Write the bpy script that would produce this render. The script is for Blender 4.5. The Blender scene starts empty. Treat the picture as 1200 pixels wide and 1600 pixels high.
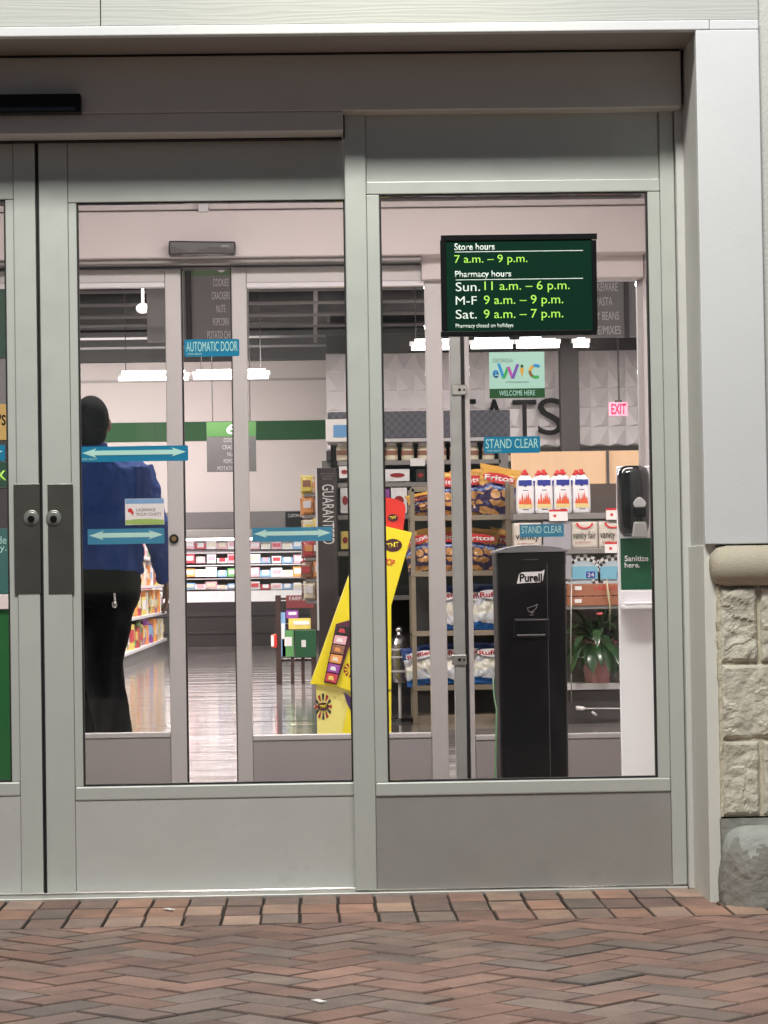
import bpy, bmesh, math, random
from mathutils import Vector, Matrix, noise
R = math.radians; PI = math.pi
random.seed(7)
S = bpy.context.scene
C = S.collection
# ------------------------------------------------------------------ camera
F = 4170.0; D = 7.5; H0 = 0.869
ny = Vector((-0.0264, -0.02686, -1.0)).normalized()
u = Vector((-0.0150, 1.0, 0)); u = (u - ny * u.dot(ny)).normalized()
nx = ny.cross(u)
cam_d = bpy.data.cameras.new('camera'); cam = bpy.data.objects.new('camera', cam_d); C.objects.link(cam)
cam_d.sensor_fit = 'VERTICAL'; cam_d.sensor_height = 36; cam_d.lens = 36 * F / 1600
cam_d.clip_start = .1; cam_d.clip_end = 2000
CP = Vector((0, -D, H0))
M3 = Matrix((nx, ny, u))
cam.matrix_world = Matrix.Translation(CP) @ M3.to_4x4()
S.camera = cam
def P(px, py, Y):
    """point seen in direction (px,py) of the 1200x1600 photo, on the upright plane y=Y"""
    d = M3 @ Vector(((px - 600) / F, -(py - 800) / F, -1.0))
    return CP + d * ((Y + D) / d.y)
def X(px, py, Y): return P(px, py, Y).x
def Z(px, py, Y): return P(px, py, Y).z
# ------------------------------------------------------------------ world / light
w = bpy.data.worlds.new('World'); S.world = w; w.use_nodes = True
nt = w.node_tree; bg = nt.nodes['Background']
sky = nt.nodes.new('ShaderNodeTexSky'); sky.sky_type = 'NISHITA'; sky.sun_disc = False
sky.sun_elevation = R(60); sky.dust_density = 0; sky.air_density = .4; sky.sun_rotation = R(200)
tint = nt.nodes.new('ShaderNodeMix'); tint.data_type = 'RGBA'; tint.blend_type = 'MULTIPLY'; tint.inputs[0].default_value = 1; tint.inputs[7].default_value = (1, .84, .62, 1)   # warm tint added to neutralise the bluish ambient light
nt.links.new(sky.outputs[0], tint.inputs[6]); nt.links.new(tint.outputs[2], bg.inputs[0]); bg.inputs[1].default_value = 0.043
S.view_settings.view_transform = 'Standard'; S.view_settings.look = 'None'
S.view_settings.exposure = 0.0; S.view_settings.gamma = 1
def lamp(name, kind, loc, power, col, size=.3, sizey=None, target=None, spread=None, spot=None):
    l = bpy.data.lights.new(name, kind); l.energy = power; l.color = col
    if kind == 'AREA':
        l.size = size
        if sizey: l.shape = 'RECTANGLE'; l.size_y = sizey
        else: l.shape = 'DISK'
        if spread: l.spread = R(spread)
    if kind == 'SPOT': l.shadow_soft_size = size; l.spot_size = R(spot or 120); l.spot_blend = .6
    if kind == 'POINT': l.shadow_soft_size = size
    o = bpy.data.objects.new(name, l); C.objects.link(o); o.location = loc
    if target:
        o.rotation_euler = (Vector(target) - Vector(loc)).to_track_quat('-Z', 'Y').to_euler()
    return o
OUTC = (1.0, .985, .95); COOL = (.95, .98, 1.0); INC = (1.0, .875, .87)
# canopy downlights over the entrance, then an added key (the header's shadow on the doors comes from these)
lamp('canopy_or_key_light', 'SPOT', (.25, -1.05, 3.05), 15, (1.0, .95, .60), .10, target=(.22, -.5, 1.5), spot=95)
lamp('canopy_or_key_light', 'SPOT', (1.55, -1.30, 3.30), 26, COOL, .14, target=(1.35, -.4, 1.2), spot=130)
lamp('canopy_or_key_light', 'SPOT', (-1.7, -1.3, 3.3), 12, (1.0, .94, .68), .14, target=(-1.6, -.2, 0.8), spot=130)
lamp('canopy_or_key_light', 'AREA', (-.2, -3.4, 5.05), 245, (1.0, .99, .925), 2.0, .5, target=(-.1, 0, 1.2))  # wide soft key area, added to carry most of the entrance light
lamp('front_fill', 'AREA', (-2.0, -12, 13.5), 560, (1.0, .975, .95), 2.0, 1.5, target=(0, 0, .9))  # broad fill added to lift the door front, no actual lamp
# shop ceiling lighting
for yy, e in ((5.9, 215), (13.4, 250), (16.5, 230), (20.5, 230), (25, 200)):
    for xx in (-5.0, -.6, 3.2):
        lamp('shop_light', 'AREA', (xx, yy, 3.98), e, INC, 1.2, .5, target=(xx, yy, 0))
lamp('wall_fill', 'AREA', (-3.2, 27.3, 4.0), 165, INC, 5, .5, target=(-3.2, 31.8, 1.7), spread=110)  # added wash that brightens the back wall, not a shop fitting
lamp('case_light', 'AREA', (-1.2, 30.36, 1.50), 22, (1, .93, .95), 5.5, .15, target=(-1.2, 31.0, .9))
lamp('vestibule_light', 'AREA', (-.1, .60, 2.55), 88, INC, 2.4, .4, target=(-.1, .9, 0))
# ------------------------------------------------------------------ materials
MATS = {}
def mat(name, col, rough=.5, metal=0., var=.10, nscale=12., bump=.0, bscale=60., emit=0., stretch=(1, 1, 1), coat=0., spec=.5, sub=0, wear=0.):
    if name in MATS: return MATS[name]
    m = bpy.data.materials.new(name); m.use_nodes = True; t = m.node_tree; N = t.nodes; L = t.links
    b = N['Principled BSDF']
    b.inputs['Roughness'].default_value = rough; b.inputs['Metallic'].default_value = metal
    b.inputs['Specular IOR Level'].default_value = spec
    b.inputs['Coat Weight'].default_value = coat
    tc = N.new('ShaderNodeTexCoord'); mp = N.new('ShaderNodeMapping'); mp.inputs['Scale'].default_value = stretch
    L.new(tc.outputs['Object'], mp.inputs[0])
    no = N.new('ShaderNodeTexNoise'); no.inputs['Scale'].default_value = nscale; no.inputs['Detail'].default_value = 5
    L.new(mp.outputs[0], no.inputs['Vector'])
    mx = N.new('ShaderNodeMix'); mx.data_type = 'RGBA'
    k0 = 1 - var; k1 = 1 + var
    mx.inputs[6].default_value = (col[0] * k0, col[1] * k0, col[2] * k0, 1)
    mx.inputs[7].default_value = (min(1, col[0] * k1), min(1, col[1] * k1), min(1, col[2] * k1), 1)
    L.new(no.outputs[0], mx.inputs[0]); L.new(mx.outputs[2], b.inputs['Base Color'])
    if wear:
        n3 = N.new('ShaderNodeTexNoise'); n3.inputs['Scale'].default_value = 7; n3.inputs['Detail'].default_value = 10; n3.inputs['Roughness'].default_value = .72
        L.new(tc.outputs['Object'], n3.inputs['Vector'])
        r3 = N.new('ShaderNodeMapRange'); r3.inputs[1].default_value = .56; r3.inputs[2].default_value = .72; r3.inputs[4].default_value = wear; L.new(n3.outputs[0], r3.inputs[0])
        m3 = N.new('ShaderNodeMix'); m3.data_type = 'RGBA'; L.new(r3.outputs[0], m3.inputs[0]); L.new(mx.outputs[2], m3.inputs[6]); m3.inputs[7].default_value = (col[0] * .35, col[1] * .33, col[2] * .28, 1)
        L.new(m3.outputs[2], b.inputs['Base Color'])
        r4 = N.new('ShaderNodeMapRange'); r4.inputs[1].default_value = .3; r4.inputs[2].default_value = .7; r4.inputs[3].default_value = rough - .08; r4.inputs[4].default_value = rough + .12; L.new(n3.outputs[0], r4.inputs[0]); L.new(r4.outputs[0], b.inputs['Roughness'])
    if bump:
        n2 = N.new('ShaderNodeTexNoise'); n2.inputs['Scale'].default_value = bscale; n2.inputs['Detail'].default_value = 4
        L.new(mp.outputs[0], n2.inputs['Vector'])
        bp = N.new('ShaderNodeBump'); bp.inputs['Strength'].default_value = bump; bp.inputs['Distance'].default_value = .01
        L.new(n2.outputs[0], bp.inputs['Height']); L.new(bp.outputs[0], b.inputs['Normal'])
    if emit:
        b.inputs['Emission Color'].default_value = (*col, 1); b.inputs['Emission Strength'].default_value = emit
    MATS[name] = m; return m
def glass_mat(name, tint, refl=.09):
    m = bpy.data.materials.new(name); m.use_nodes = True; t = m.node_tree; N = t.nodes; L = t.links
    N.remove(N['Principled BSDF']); out = N['Material Output']
    tr = N.new('ShaderNodeBsdfTransparent'); tr.inputs[0].default_value = (*tint, 1)
    gl = N.new('ShaderNodeBsdfGlossy'); gl.inputs['Roughness'].default_value = .02
    fr = N.new('ShaderNodeFresnel'); fr.inputs[0].default_value = 1.27
    mix = N.new('ShaderNodeMixShader'); L.new(fr.outputs[0], mix.inputs[0])
    L.new(tr.outputs[0], mix.inputs[1]); L.new(gl.outputs[0], mix.inputs[2])
    # faint wiped-dry smears
    tc = N.new('ShaderNodeTexCoord'); mp = N.new('ShaderNodeMapping'); mp.inputs['Scale'].default_value = (2.2, 1, .8); mp.inputs['Rotation'].default_value = (0, .5, 0)
    no = N.new('ShaderNodeTexNoise'); no.inputs['Scale'].default_value = 3.5; no.inputs['Detail'].default_value = 8; no.inputs['Distortion'].default_value = 1.4
    L.new(tc.outputs['Object'], mp.inputs[0]); L.new(mp.outputs[0], no.inputs['Vector'])
    mr = N.new('ShaderNodeMapRange'); mr.inputs[1].default_value = .5; mr.inputs[2].default_value = .8; mr.inputs[4].default_value = .009; L.new(no.outputs[0], mr.inputs[0])
    df = N.new('ShaderNodeBsdfDiffuse'); df.inputs[0].default_value = (.8, .8, .8, 1)
    m2 = N.new('ShaderNodeMixShader'); L.new(mr.outputs[0], m2.inputs[0]); L.new(mix.outputs[0], m2.inputs[1]); L.new(df.outputs[0], m2.inputs[2]); L.new(m2.outputs[0], out.inputs[0])
    MATS[name] = m; return m
GL = glass_mat('door_glass', (.97, .985, .975))
CLEAR = glass_mat('clear_plastic', (.8, .82, .85))
ALU = mat('silver_frame', (.53, .55, .52), .42, .25, .05, 3, .03, 300, stretch=(1, 1, .15), wear=.10)
ALU2 = mat('silver_frame_inner', (.54, .52, .51), .45, .2, .05, 3, .03, 300, stretch=(1, 1, .15))
HEADM = mat('header_metal', (.64, .62, .59), .45, .15, .05, 3, .03, 200, stretch=(.15, 1, 1), wear=.06)
KICK = mat('brushed_kick', (.42, .41, .395), .42, .5, .07, 2.5, .05, 400, stretch=(.12, 1, 1), wear=.2)
KICKL = mat('brushed_kick_pale', (.60, .605, .585), .42, .35, .05, 2.5, .05, 400, stretch=(.12, 1, 1), wear=.2)
GASK = mat('black_rubber', (.012, .011, .011), .6)
PLATE = mat('satin_lock_plate', (.17, .165, .145), .36, .85, .22, 9, .05, 30)
CHROME = mat('chrome', (.7, .7, .7), .12, 1.0)
STEEL = mat('dull_steel', (.38, .39, .36), .35, .7, .15, 20)
BLK = mat('black_plastic', (.005, .005, .006), .4, spec=.2)
BLKG = mat('black_gloss', (.008, .008, .009), .12, coat=.5)
DKG = mat('dark_grey', (.06, .058, .058), .6, spec=.2)
MIDG = mat('mid_grey', (.17, .165, .165), .5)
LTG = mat('light_grey', (.55, .54, .54), .45)
WHT = mat('white_paint', (.64, .65, .665), .45, 0, .05, 2.5, .06, 90, wear=.06)
WHTP = mat('white_plastic', (.82, .80, .83), .3, 0, .03)
PAPER = mat('white_paper', (.80, .78, .76), .6)
PINKW = mat('vestibule_paint', (.74, .675, .66), .5, 0, .03, 2)
BLUE = mat('blue_vinyl', (.012, .20, .36), .35, 0, .04)
BLUE2 = mat('blue_vinyl_faded', (.03, .22, .36), .4, 0, .05)
MINT = mat('mint_vinyl', (.46, .74, .66), .4)
MINTP = mat('pale_mint', (.42, .66, .57), .45, 0, .03)
GREEN = mat('deep_green', (.001, .026, .014), .7, 0, .06, spec=.1)
GREEN2 = mat('band_green', (.010, .075, .018), .7, 0, .05)
GREEN3 = mat('light_green', (.035, .13, .022), .5)
LIME = mat('lime_letters', (.42, .85, .10), .5, emit=.12)
WLET = mat('white_letters', (.8, .9, .85), .5, emit=.05)
SIGNINK = mat('sign_ink', (.30, .295, .295), .5)
WHITEINK = mat('white_ink', (.75, .75, .75), .5)
YEL = mat('yellow_card', (.78, .66, .02), .4, 0, .05, 6)
YELP = mat('pale_yellow_card', (.74, .68, .20), .5, 0, .05)
RED = mat('red_card', (.62, .03, .02), .4)
REDP = mat('red_plastic', (.65, .02, .03), .3)
NAVY = mat('navy_ink', (.02, .035, .28), .4)
DKRED = mat('dark_red_ink', (.30, .01, .015), .4)
TAN = mat('tan_wood', (.56, .37, .22), .5, 0, .10, 3, .02, 20, stretch=(6, 1, 1))
BEIGE = mat('beige_metal', (.24, .20, .15), .45, .2, .1, 8)
SHELFG = mat('shelf_metal', (.26, .245, .235), .4, .3, .06)
LAMPW = mat('lit_tube', (1, .95, .95), .5, emit=9)
STONEC = None
# ------------------------------------------------------------------ object helpers
def tagp(o, label=None, cat=None, group=None, kind=None):
    if label: o['label'] = label
    if cat: o['category'] = cat
    if group: o['group'] = group
    if kind: o['kind'] = kind
    return o
def wloc(o):
    v = Vector((0, 0, 0))
    while o is not None: v = v + o.location; o = o.parent
    return v
def thing(name, label, cat, loc=(0, 0, 0), group=None):
    o = bpy.data.objects.new(name, None); C.objects.link(o); o.location = loc; o.empty_display_size = .1
    return tagp(o, label, cat, group)
def obj(name, bm, m, parent=None, bevel=0., smooth=False, origin=None, label=None):
    """bm is in world coordinates; parent offset is removed"""
    off = wloc(parent) if parent else Vector((0, 0, 0))
    org = Vector(origin) if origin is not None else off
    bmesh.ops.translate(bm, verts=bm.verts, vec=-org)
    bmesh.ops.recalc_face_normals(bm, faces=bm.faces)
    me = bpy.data.meshes.new(name)
    if smooth:
        for f in bm.faces: f.smooth = True
    bm.to_mesh(me); bm.free()
    for mm in (m if isinstance(m, (list, tuple)) else [m]): me.materials.append(mm)
    o = bpy.data.objects.new(name, me); C.objects.link(o)
    o.location = org - off
    if parent: o.parent = parent
    if bevel:
        b = o.modifiers.new('bevel', 'BEVEL'); b.width = bevel; b.segments = 2; b.limit_method = 'ANGLE'; b.angle_limit = R(40)
    if label: o['label'] = label
    return o
def struct(name, bm, m, **k):
    o = obj(name, bm, m, **k); o['kind'] = 'structure'; return o
def NB(): return bmesh.new()
def box(bm, x0, x1, y0, y1, z0, z1, rot=None, mi=0):
    r = bmesh.ops.create_cube(bm, size=1)
    v = r['verts']; c = Vector(((x0 + x1) / 2, (y0 + y1) / 2, (z0 + z1) / 2))
    bmesh.ops.scale(bm, verts=v, vec=(abs(x1 - x0), abs(y1 - y0), abs(z1 - z0)))
    if rot: bmesh.ops.rotate(bm, verts=v, cent=(0, 0, 0), matrix=Matrix.Rotation(rot[1], 3, rot[0]))
    bmesh.ops.translate(bm, verts=v, vec=c)
    if mi:
        for f in {f for q in v for f in q.link_faces}: f.material_index = mi
    return v
def pb(px0, py0, px1, py1, Y):
    xm = (px0 + px1) / 2; ym = (py0 + py1) / 2
    return X(px0, ym, Y), X(px1, ym, Y), Z(xm, py1, Y), Z(xm, py0, Y)
def boxp(bm, px0, py0, px1, py1, Y, d=.03, mi=0):
    """box whose front face (plane Y) covers the given photo rectangle, d deep"""
    x0, x1, z0, z1 = pb(px0, py0, px1, py1, Y)
    return box(bm, x0, x1, Y, Y + d, z0, z1, mi=mi)
def prismp(bm, pts, Y, d, mi=0):
    """prism from photo outline on plane Y"""
    vs = [bm.verts.new(P(a, b, Y)) for a, b in pts]; n = len(vs)
    vb = [bm.verts.new(v.co + Vector((0, d, 0))) for v in vs]
    fs = [bm.faces.new(vs), bm.faces.new(vb[::-1])]
    for i in range(n): fs.append(bm.faces.new((vs[i], vb[i], vb[(i + 1) % n], vs[(i + 1) % n])))
    for f in fs: f.material_index = mi
    return vs + vb
def prism(bm, pts, y0, y1, mi=0):
    vs = [bm.verts.new((a, y0, b)) for a, b in pts]; n = len(vs)
    vb = [bm.verts.new((a, y1, b)) for a, b in pts]
    fs = [bm.faces.new(vs), bm.faces.new(vb[::-1])]
    for i in range(n): fs.append(bm.faces.new((vs[i], vb[i], vb[(i + 1) % n], vs[(i + 1) % n])))
    for f in fs: f.material_index = mi
def tube(bm, pts, r, n=10, cap=True, mi=0):
    pts = [Vector(p) for p in pts]; rs = r if isinstance(r, (list, tuple)) else [r] * len(pts)
    rings = []; prev = None
    for i, p in enumerate(pts):
        t = (pts[min(i + 1, len(pts) - 1)] - pts[max(i - 1, 0)]).normalized()
        a = prev if prev is not None else (Vector((1, 0, 0)) if abs(t.x) < .9 else Vector((0, 1, 0)))
        a = (a - t * a.dot(t)).normalized(); b = t.cross(a); prev = a
        rr = rs[i]; rx, ry = rr if isinstance(rr, tuple) else (rr, rr)
        rings.append([bm.verts.new(p + a * rx * math.cos(2 * PI * k / n) + b * ry * math.sin(2 * PI * k / n)) for k in range(n)])
    fs = []
    for i in range(len(rings) - 1):
        for k in range(n): fs.append(bm.faces.new((rings[i][k], rings[i][(k + 1) % n], rings[i + 1][(k + 1) % n], rings[i + 1][k])))
    if cap: fs.append(bm.faces.new(rings[0][::-1])); fs.append(bm.faces.new(rings[-1]))
    for f in fs: f.material_index = mi
def loft(bm, secs, n=24, e=2.0):
    """stack of horizontal superellipse sections (cx,cy,z,rx,ry)"""
    rings = []
    for (cx, cy, z, rx, ry) in secs:
        ring = []
        for k in range(n):
            a = 2 * PI * k / n; ca, sa = math.cos(a), math.sin(a)
            ring.append(bm.verts.new((cx + rx * math.copysign(abs(ca) ** (2 / e), ca), cy + ry * math.copysign(abs(sa) ** (2 / e), sa), z)))
        rings.append(ring)
    for i in range(len(rings) - 1):
        for k in range(n): bm.faces.new((rings[i][k], rings[i][(k + 1) % n], rings[i + 1][(k + 1) % n], rings[i + 1][k]))
    bm.faces.new(rings[0][::-1]); bm.faces.new(rings[-1])
def ball(bm, c, r, sc=(1, 1, 1), seg=16):
    v = bmesh.ops.create_uvsphere(bm, u_segments=seg, v_segments=max(8, seg // 2), radius=r)['verts']
    bmesh.ops.scale(bm, verts=v, vec=sc); bmesh.ops.translate(bm, verts=v, vec=c); return v
def discy(bm, c, r, d, n=24, mi=0):
    """disc whose axis is y"""
    c = Vector(c)
    tube(bm, [c, c + Vector((0, d, 0))], r, n, mi=mi)
def text_mesh(s, bold=0.):
    cu = bpy.data.curves.new('t', 'FONT'); cu.body = s; cu.extrude = 0; cu.offset = bold; cu.resolution_u = 4
    o = bpy.data.objects.new('t', cu); C.objects.link(o)
    dg = bpy.context.evaluated_depsgraph_get()
    me = bpy.data.meshes.new_from_object(o.evaluated_get(dg))
    bpy.data.objects.remove(o); bpy.data.curves.remove(cu); return me
def text(name, s, rect, Y, m, parent=None, bold=0., th=.0006, rot90=False, plane=None, tilt=0., mirror=False):
    """letters fitted into the photo rectangle rect on plane Y"""
    me = text_mesh(s, bold)
    bm = bmesh.new(); bm.from_mesh(me); bpy.data.meshes.remove(me)
    if rot90: bmesh.ops.rotate(bm, verts=bm.verts, cent=(0, 0, 0), matrix=Matrix.Rotation(-PI / 2, 3, 'Z'))
    xs = [v.co.x for v in bm.verts]; ys = [v.co.y for v in bm.verts]
    a0, a1, b0, b1 = min(xs), max(xs), min(ys), max(ys)
    x0, x1, z0, z1 = plane if plane else pb(*rect, Y)
    cx, cz = (x0 + x1) / 2, (z0 + z1) / 2
    for v in bm.verts:
        tx = (v.co.x - a0) / (a1 - a0 + 1e-9); tz = (v.co.y - b0) / (b1 - b0 + 1e-9)
        x = x0 + tx * (x1 - x0); z = z0 + tz * (z1 - z0)
        if tilt:
            dx, dz = x - cx, z - cz
            x = cx + dx * math.cos(tilt) - dz * math.sin(tilt); z = cz + dx * math.sin(tilt) + dz * math.cos(tilt)
        v.co = (x, Y, z)
    r = bmesh.ops.extrude_face_region(bm, geom=bm.faces[:])
    bmesh.ops.translate(bm, verts=[g for g in r['geom'] if isinstance(g, bmesh.types.BMVert)], vec=(0, -th, 0))
    return obj(name, bm, m, parent)
def copy_tree(o, parent=None):
    c = o.copy(); C.objects.link(c)
    if parent is not None: c.parent = parent; c.matrix_parent_inverse = o.matrix_parent_inverse.copy()
    for ch in list(o.children): copy_tree(ch, c)
    return c
ORD = ['first', 'second', 'third', 'fourth', 'fifth', 'sixth', 'seventh', 'eighth', 'ninth', 'tenth', 'eleventh', 'twelfth',
       'thirteenth', 'fourteenth', 'fifteenth', 'sixteenth', 'seventeenth', 'eighteenth', 'nineteenth', 'twentieth', 'twenty-first', 'twenty-second', 'twenty-third', 'twenty-fourth']

# ================================================================== GROUND
def paver_mat():
    m = bpy.data.materials.new('brick_paver'); m.use_nodes = True; t = m.node_tree; N = t.nodes; L = t.links
    b = N['Principled BSDF']; b.inputs['Roughness'].default_value = .78
    at = N.new('ShaderNodeAttribute'); at.attribute_name = 'tone'
    tc = N.new('ShaderNodeTexCoord')
    n1 = N.new('ShaderNodeTexNoise'); n1.inputs['Scale'].default_value = 9; n1.inputs['Detail'].default_value = 6
    n2 = N.new('ShaderNodeTexNoise'); n2.inputs['Scale'].default_value = 260; n2.inputs['Detail'].default_value = 3
    n3 = N.new('ShaderNodeTexNoise'); n3.inputs['Scale'].default_value = 1.1; n3.inputs['Detail'].default_value = 4
    for n in (n1, n2, n3): L.new(tc.outputs['Object'], n.inputs['Vector'])
    def ramp(src, c0, c1, p0=.3, p1=.7):
        r = N.new('ShaderNodeValToRGB'); r.color_ramp.elements[0].position = p0; r.color_ramp.elements[1].position = p1
        r.color_ramp.elements[0].color = (*c0, 1); r.color_ramp.elements[1].color = (*c1, 1); L.new(src, r.inputs[0]); return r.outputs[0]
    def mul(a, bb):
        x = N.new('ShaderNodeMix'); x.data_type = 'RGBA'; x.blend_type = 'MULTIPLY'; x.inputs[0].default_value = 1
        L.new(a, x.inputs[6]); L.new(bb, x.inputs[7]); return x.outputs[2]
    c = mul(at.outputs['Color'], ramp(n1.outputs[0], (.74, .75, .77), (1.14, 1.10, 1.06)))
    c = mul(c, ramp(n2.outputs[0], (.72, .72, .72), (1.2, 1.2, 1.2)))
    c = mul(c, ramp(n3.outputs[0], (.80, .83, .85), (1.1, 1.08, 1.06)))
    L.new(c, b.inputs['Base Color'])
    bp = N.new('ShaderNodeBump'); bp.inputs['Strength'].default_value = .5; bp.inputs['Distance'].default_value = .003
    L.new(n2.outputs[0], bp.inputs['Height']); L.new(bp.outputs[0], b.inputs['Normal'])
    return m
PAV = paver_mat()
PAL = [(.31, .195, .155), (.33, .21, .17), (.28, .18, .15), (.24, .19, .165), (.205, .185, .165), (.28, .215, .185), (.25, .215, .19), (.34, .22, .175), (.23, .165, .145)]
PALB = PAL + [(.46, .34, .26), (.42, .31, .24), (.44, .27, .20), (.48, .36, .29), (.42, .26, .19)]
def bricks(name, rects, pal, seed, clip=None):
    """rects: (cx, cy, half_len, half_wid, angle)"""
    rnd = random.Random(seed)
    verts = []; faces = []; cols = []
    for (cx, cy, hl, hw, an) in rects:
        c = rnd.choice(pal); k = rnd.uniform(.85, 1.12); c = (c[0] * .75 + .27 * .25, c[1] * .75 + .185 * .25, c[2] * .75 + .155 * .25); c = (c[0] * k * 1.06, c[1] * k * .99, c[2] * k * .98); hl -= abs(rnd.gauss(0, .0012)); hw -= abs(rnd.gauss(0, .0012)); cx += rnd.uniform(-.0008, .0008); cy += rnd.uniform(-.0008, .0008)
        zt = rnd.uniform(-.0022, .0012)
        tx, ty = rnd.uniform(-.006, .006), rnd.uniform(-.004, .004)
        ca, sa = math.cos(an), math.sin(an); b = len(verts); e = .004 if pal is PAL else .0025
        for (hx, hy, z) in ((hl, hw, -.012), (hl, hw, -.0035), (hl - e, hw - e, 0)):
            for (sx, sy) in ((-1, -1), (1, -1), (1, 1), (-1, 1)):
                lx, ly = sx * hx, sy * hy
                verts.append((cx + lx * ca - ly * sa, cy + lx * sa + ly * ca, z + zt + lx * tx + ly * ty))
        for q in (0, 4):
            for i in range(4):
                faces.append((b + q + i, b + q + (i + 1) % 4, b + q + 4 + (i + 1) % 4, b + q + 4 + i))
        faces.append((b + 8, b + 9, b + 10, b + 11))
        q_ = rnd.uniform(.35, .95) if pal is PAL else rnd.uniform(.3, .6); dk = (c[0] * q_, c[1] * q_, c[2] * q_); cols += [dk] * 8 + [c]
    me = bpy.data.meshes.new(name); me.from_pydata(verts, [], faces)
    a = me.color_attributes.new('tone', 'FLOAT_COLOR', 'CORNER')
    li = 0
    for p in me.polygons:
        for _ in p.loop_indices: a.data[li].color = (*cols[p.index], 1); li += 1
    if clip is not None:
        bm = bmesh.new(); bm.from_mesh(me)
        bmesh.ops.bisect_plane(bm, geom=bm.verts[:] + bm.edges[:] + bm.faces[:], plane_co=(0, clip, 0), plane_no=(0, 1, 0), clear_outer=True)
        bm.to_mesh(me); bm.free()
    me.materials.append(PAV); o = bpy.data.objects.new(name, me); C.objects.link(o); o['kind'] = 'structure'; return o
bw = .1016; g = .0042
YB = -.6395      # border / herringbone limit
rects = []
for r in range(0, 4):
    y1 = .1752 - r * 2 * bw
    for i in range(-60, 45):
        cx = i * bw + (.003 if r % 2 else 0)
        rects.append((cx, y1 - bw, bw - .0045, bw / 2 - .0012, PI / 2))
bricks('paved_border', rects, PALB, 3)
# 45 degree herringbone
rects = []
a45 = R(45)
W_ = bw; 
for i in range(-70, 70):
    for j in range(-70, 70):
        # classic tiling: horizontal brick at (x,y), vertical brick adjoining; lattice vectors (W,W) and (2W,-2W)
        ox = i * W_ + j * 2 * W_; oy = i * W_ - j * 2 * W_
        for (lx, ly, hl, hw) in ((W_, W_ / 2, W_, W_ / 2), (W_ * .5, 2 * W_, W_ / 2, W_)):
            x = ox + lx; y = oy + ly
            wx = x * math.cos(a45) - y * math.sin(a45); wy = x * math.sin(a45) + y * math.cos(a45) - 3.2
            if abs(wx) < 4.6 and -6.6 < wy < YB + .16:
                an = a45 if hl > hw else a45 + PI / 2
                rects.append((wx, wy, W_ - g / 2, W_ / 2 - g / 2, an))
bricks('brick_pavement', rects, PAL, 5, YB)
JOINT = mat('joint_sand', (.035, .03, .026), .95, 0, .3, 60, .3, 300)
bm = NB(); box(bm, -4.7, 4.7, -6.7, .02, -.05, -.009); struct('joint_bed', bm, JOINT)
bm = NB(); vs = [bm.verts.new(p) for p in ((-400, -400, -.055), (400, -400, -.055), (400, 0.0, -.055), (-400, 0, -.055))]; bm.faces.new(vs)
struct('ground', bm, mat('asphalt', (.05, .05, .05), .9, 0, .2, 3, .3, 80))
# litter on the bricks
for k, (a, b, lab) in enumerate(((264, 1422, 'small white scrap of paper on the border bricks by the sliding door'), (498, 1566, 'tiny torn white scrap on the herringbone bricks near the bottom edge'))):
    d = M3 @ Vector(((a - 600) / F, -(b - 800) / F, -1.0)); q = CP + d * (-(H0) / d.z)
    bm = NB(); v = box(bm, q.x - .008, q.x + .009, q.y - .02, q.y + .018, .002, .004, rot=('Z', .5))
    tagp(obj('paper_scrap', bm, PAPER, origin=(q.x, q.y, 0)), lab, 'litter', 'paper scraps on the bricks')

# ================================================================== EXTERIOR WALL
def siding_mat():
    m = bpy.data.materials.new('woodgrain_board'); m.use_nodes = True; t = m.node_tree; N = t.nodes; L = t.links
    b = N['Principled BSDF']; b.inputs['Base Color'].default_value = (.45, .46, .44, 1); b.inputs['Roughness'].default_value = .5
    tc = N.new('ShaderNodeTexCoord'); mp = N.new('ShaderNodeMapping'); mp.inputs['Scale'].default_value = (1.1, 1, 16)
    wv = N.new('ShaderNodeTexWave'); wv.wave_type = 'BANDS'; wv.bands_direction = 'Z'; wv.inputs['Scale'].default_value = 1.6
    wv.inputs['Distortion'].default_value = 22; wv.inputs['Detail'].default_value = 3; wv.inputs['Detail Scale'].default_value = .8
    L.new(tc.outputs['Object'], mp.inputs[0]); L.new(mp.outputs[0], wv.inputs['Vector'])
    bp = N.new('ShaderNodeBump'); bp.inputs['Strength'].default_value = .09; bp.inputs['Distance'].default_value = .004
    L.new(wv.outputs['Color'], bp.inputs['Height']); L.new(bp.outputs[0], b.inputs['Normal']); return m
SID = siding_mat()
YF = -.36     # front face of the wall
z_head = Z(600, 52, YF); z_strip = Z(600, 36, YF); xj = X(1094, 450, YF)      # header underside, jamb edge
zcap_top = Z(1150, 850, YF)
t = thing('store_wall', 'white painted store wall with woodgrain header board above the doors', 'wall', (0, YF, 0))
xs = X(157, 20, YF); xr = X(1190, 300, YF)
bm = NB(); box(bm, -5, xs - .0012, YF, YF + .03, z_strip, 3.1); obj('header_board', bm, SID, t, bevel=.0015)
bm = NB(); box(bm, xs + .0012, xr, YF, YF + .03, z_strip, 3.1); obj('header_board', bm, SID, t, bevel=.0015)
bm = NB(); box(bm, -5, X(1108, 40, YF), YF - .006, YF + .03, z_head, z_strip - .0015); obj('header_trim', bm, WHT, t, bevel=.003)
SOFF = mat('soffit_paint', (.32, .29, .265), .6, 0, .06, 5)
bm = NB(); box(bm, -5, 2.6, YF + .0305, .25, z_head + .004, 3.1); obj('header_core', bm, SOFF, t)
bm = NB(); box(bm, xj, xr, YF - .004, YF + .03, zcap_top, z_head - .0005); box(bm, X(1108, 40, YF) + .001, xr, YF - .004, YF + .03, z_head, z_strip - .001)
obj('corner_board', bm, WHT, t, bevel=.003)
RET = mat('return_paint', (.56, .56, .54), .55, 0, .05, 4, wear=.12)
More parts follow.
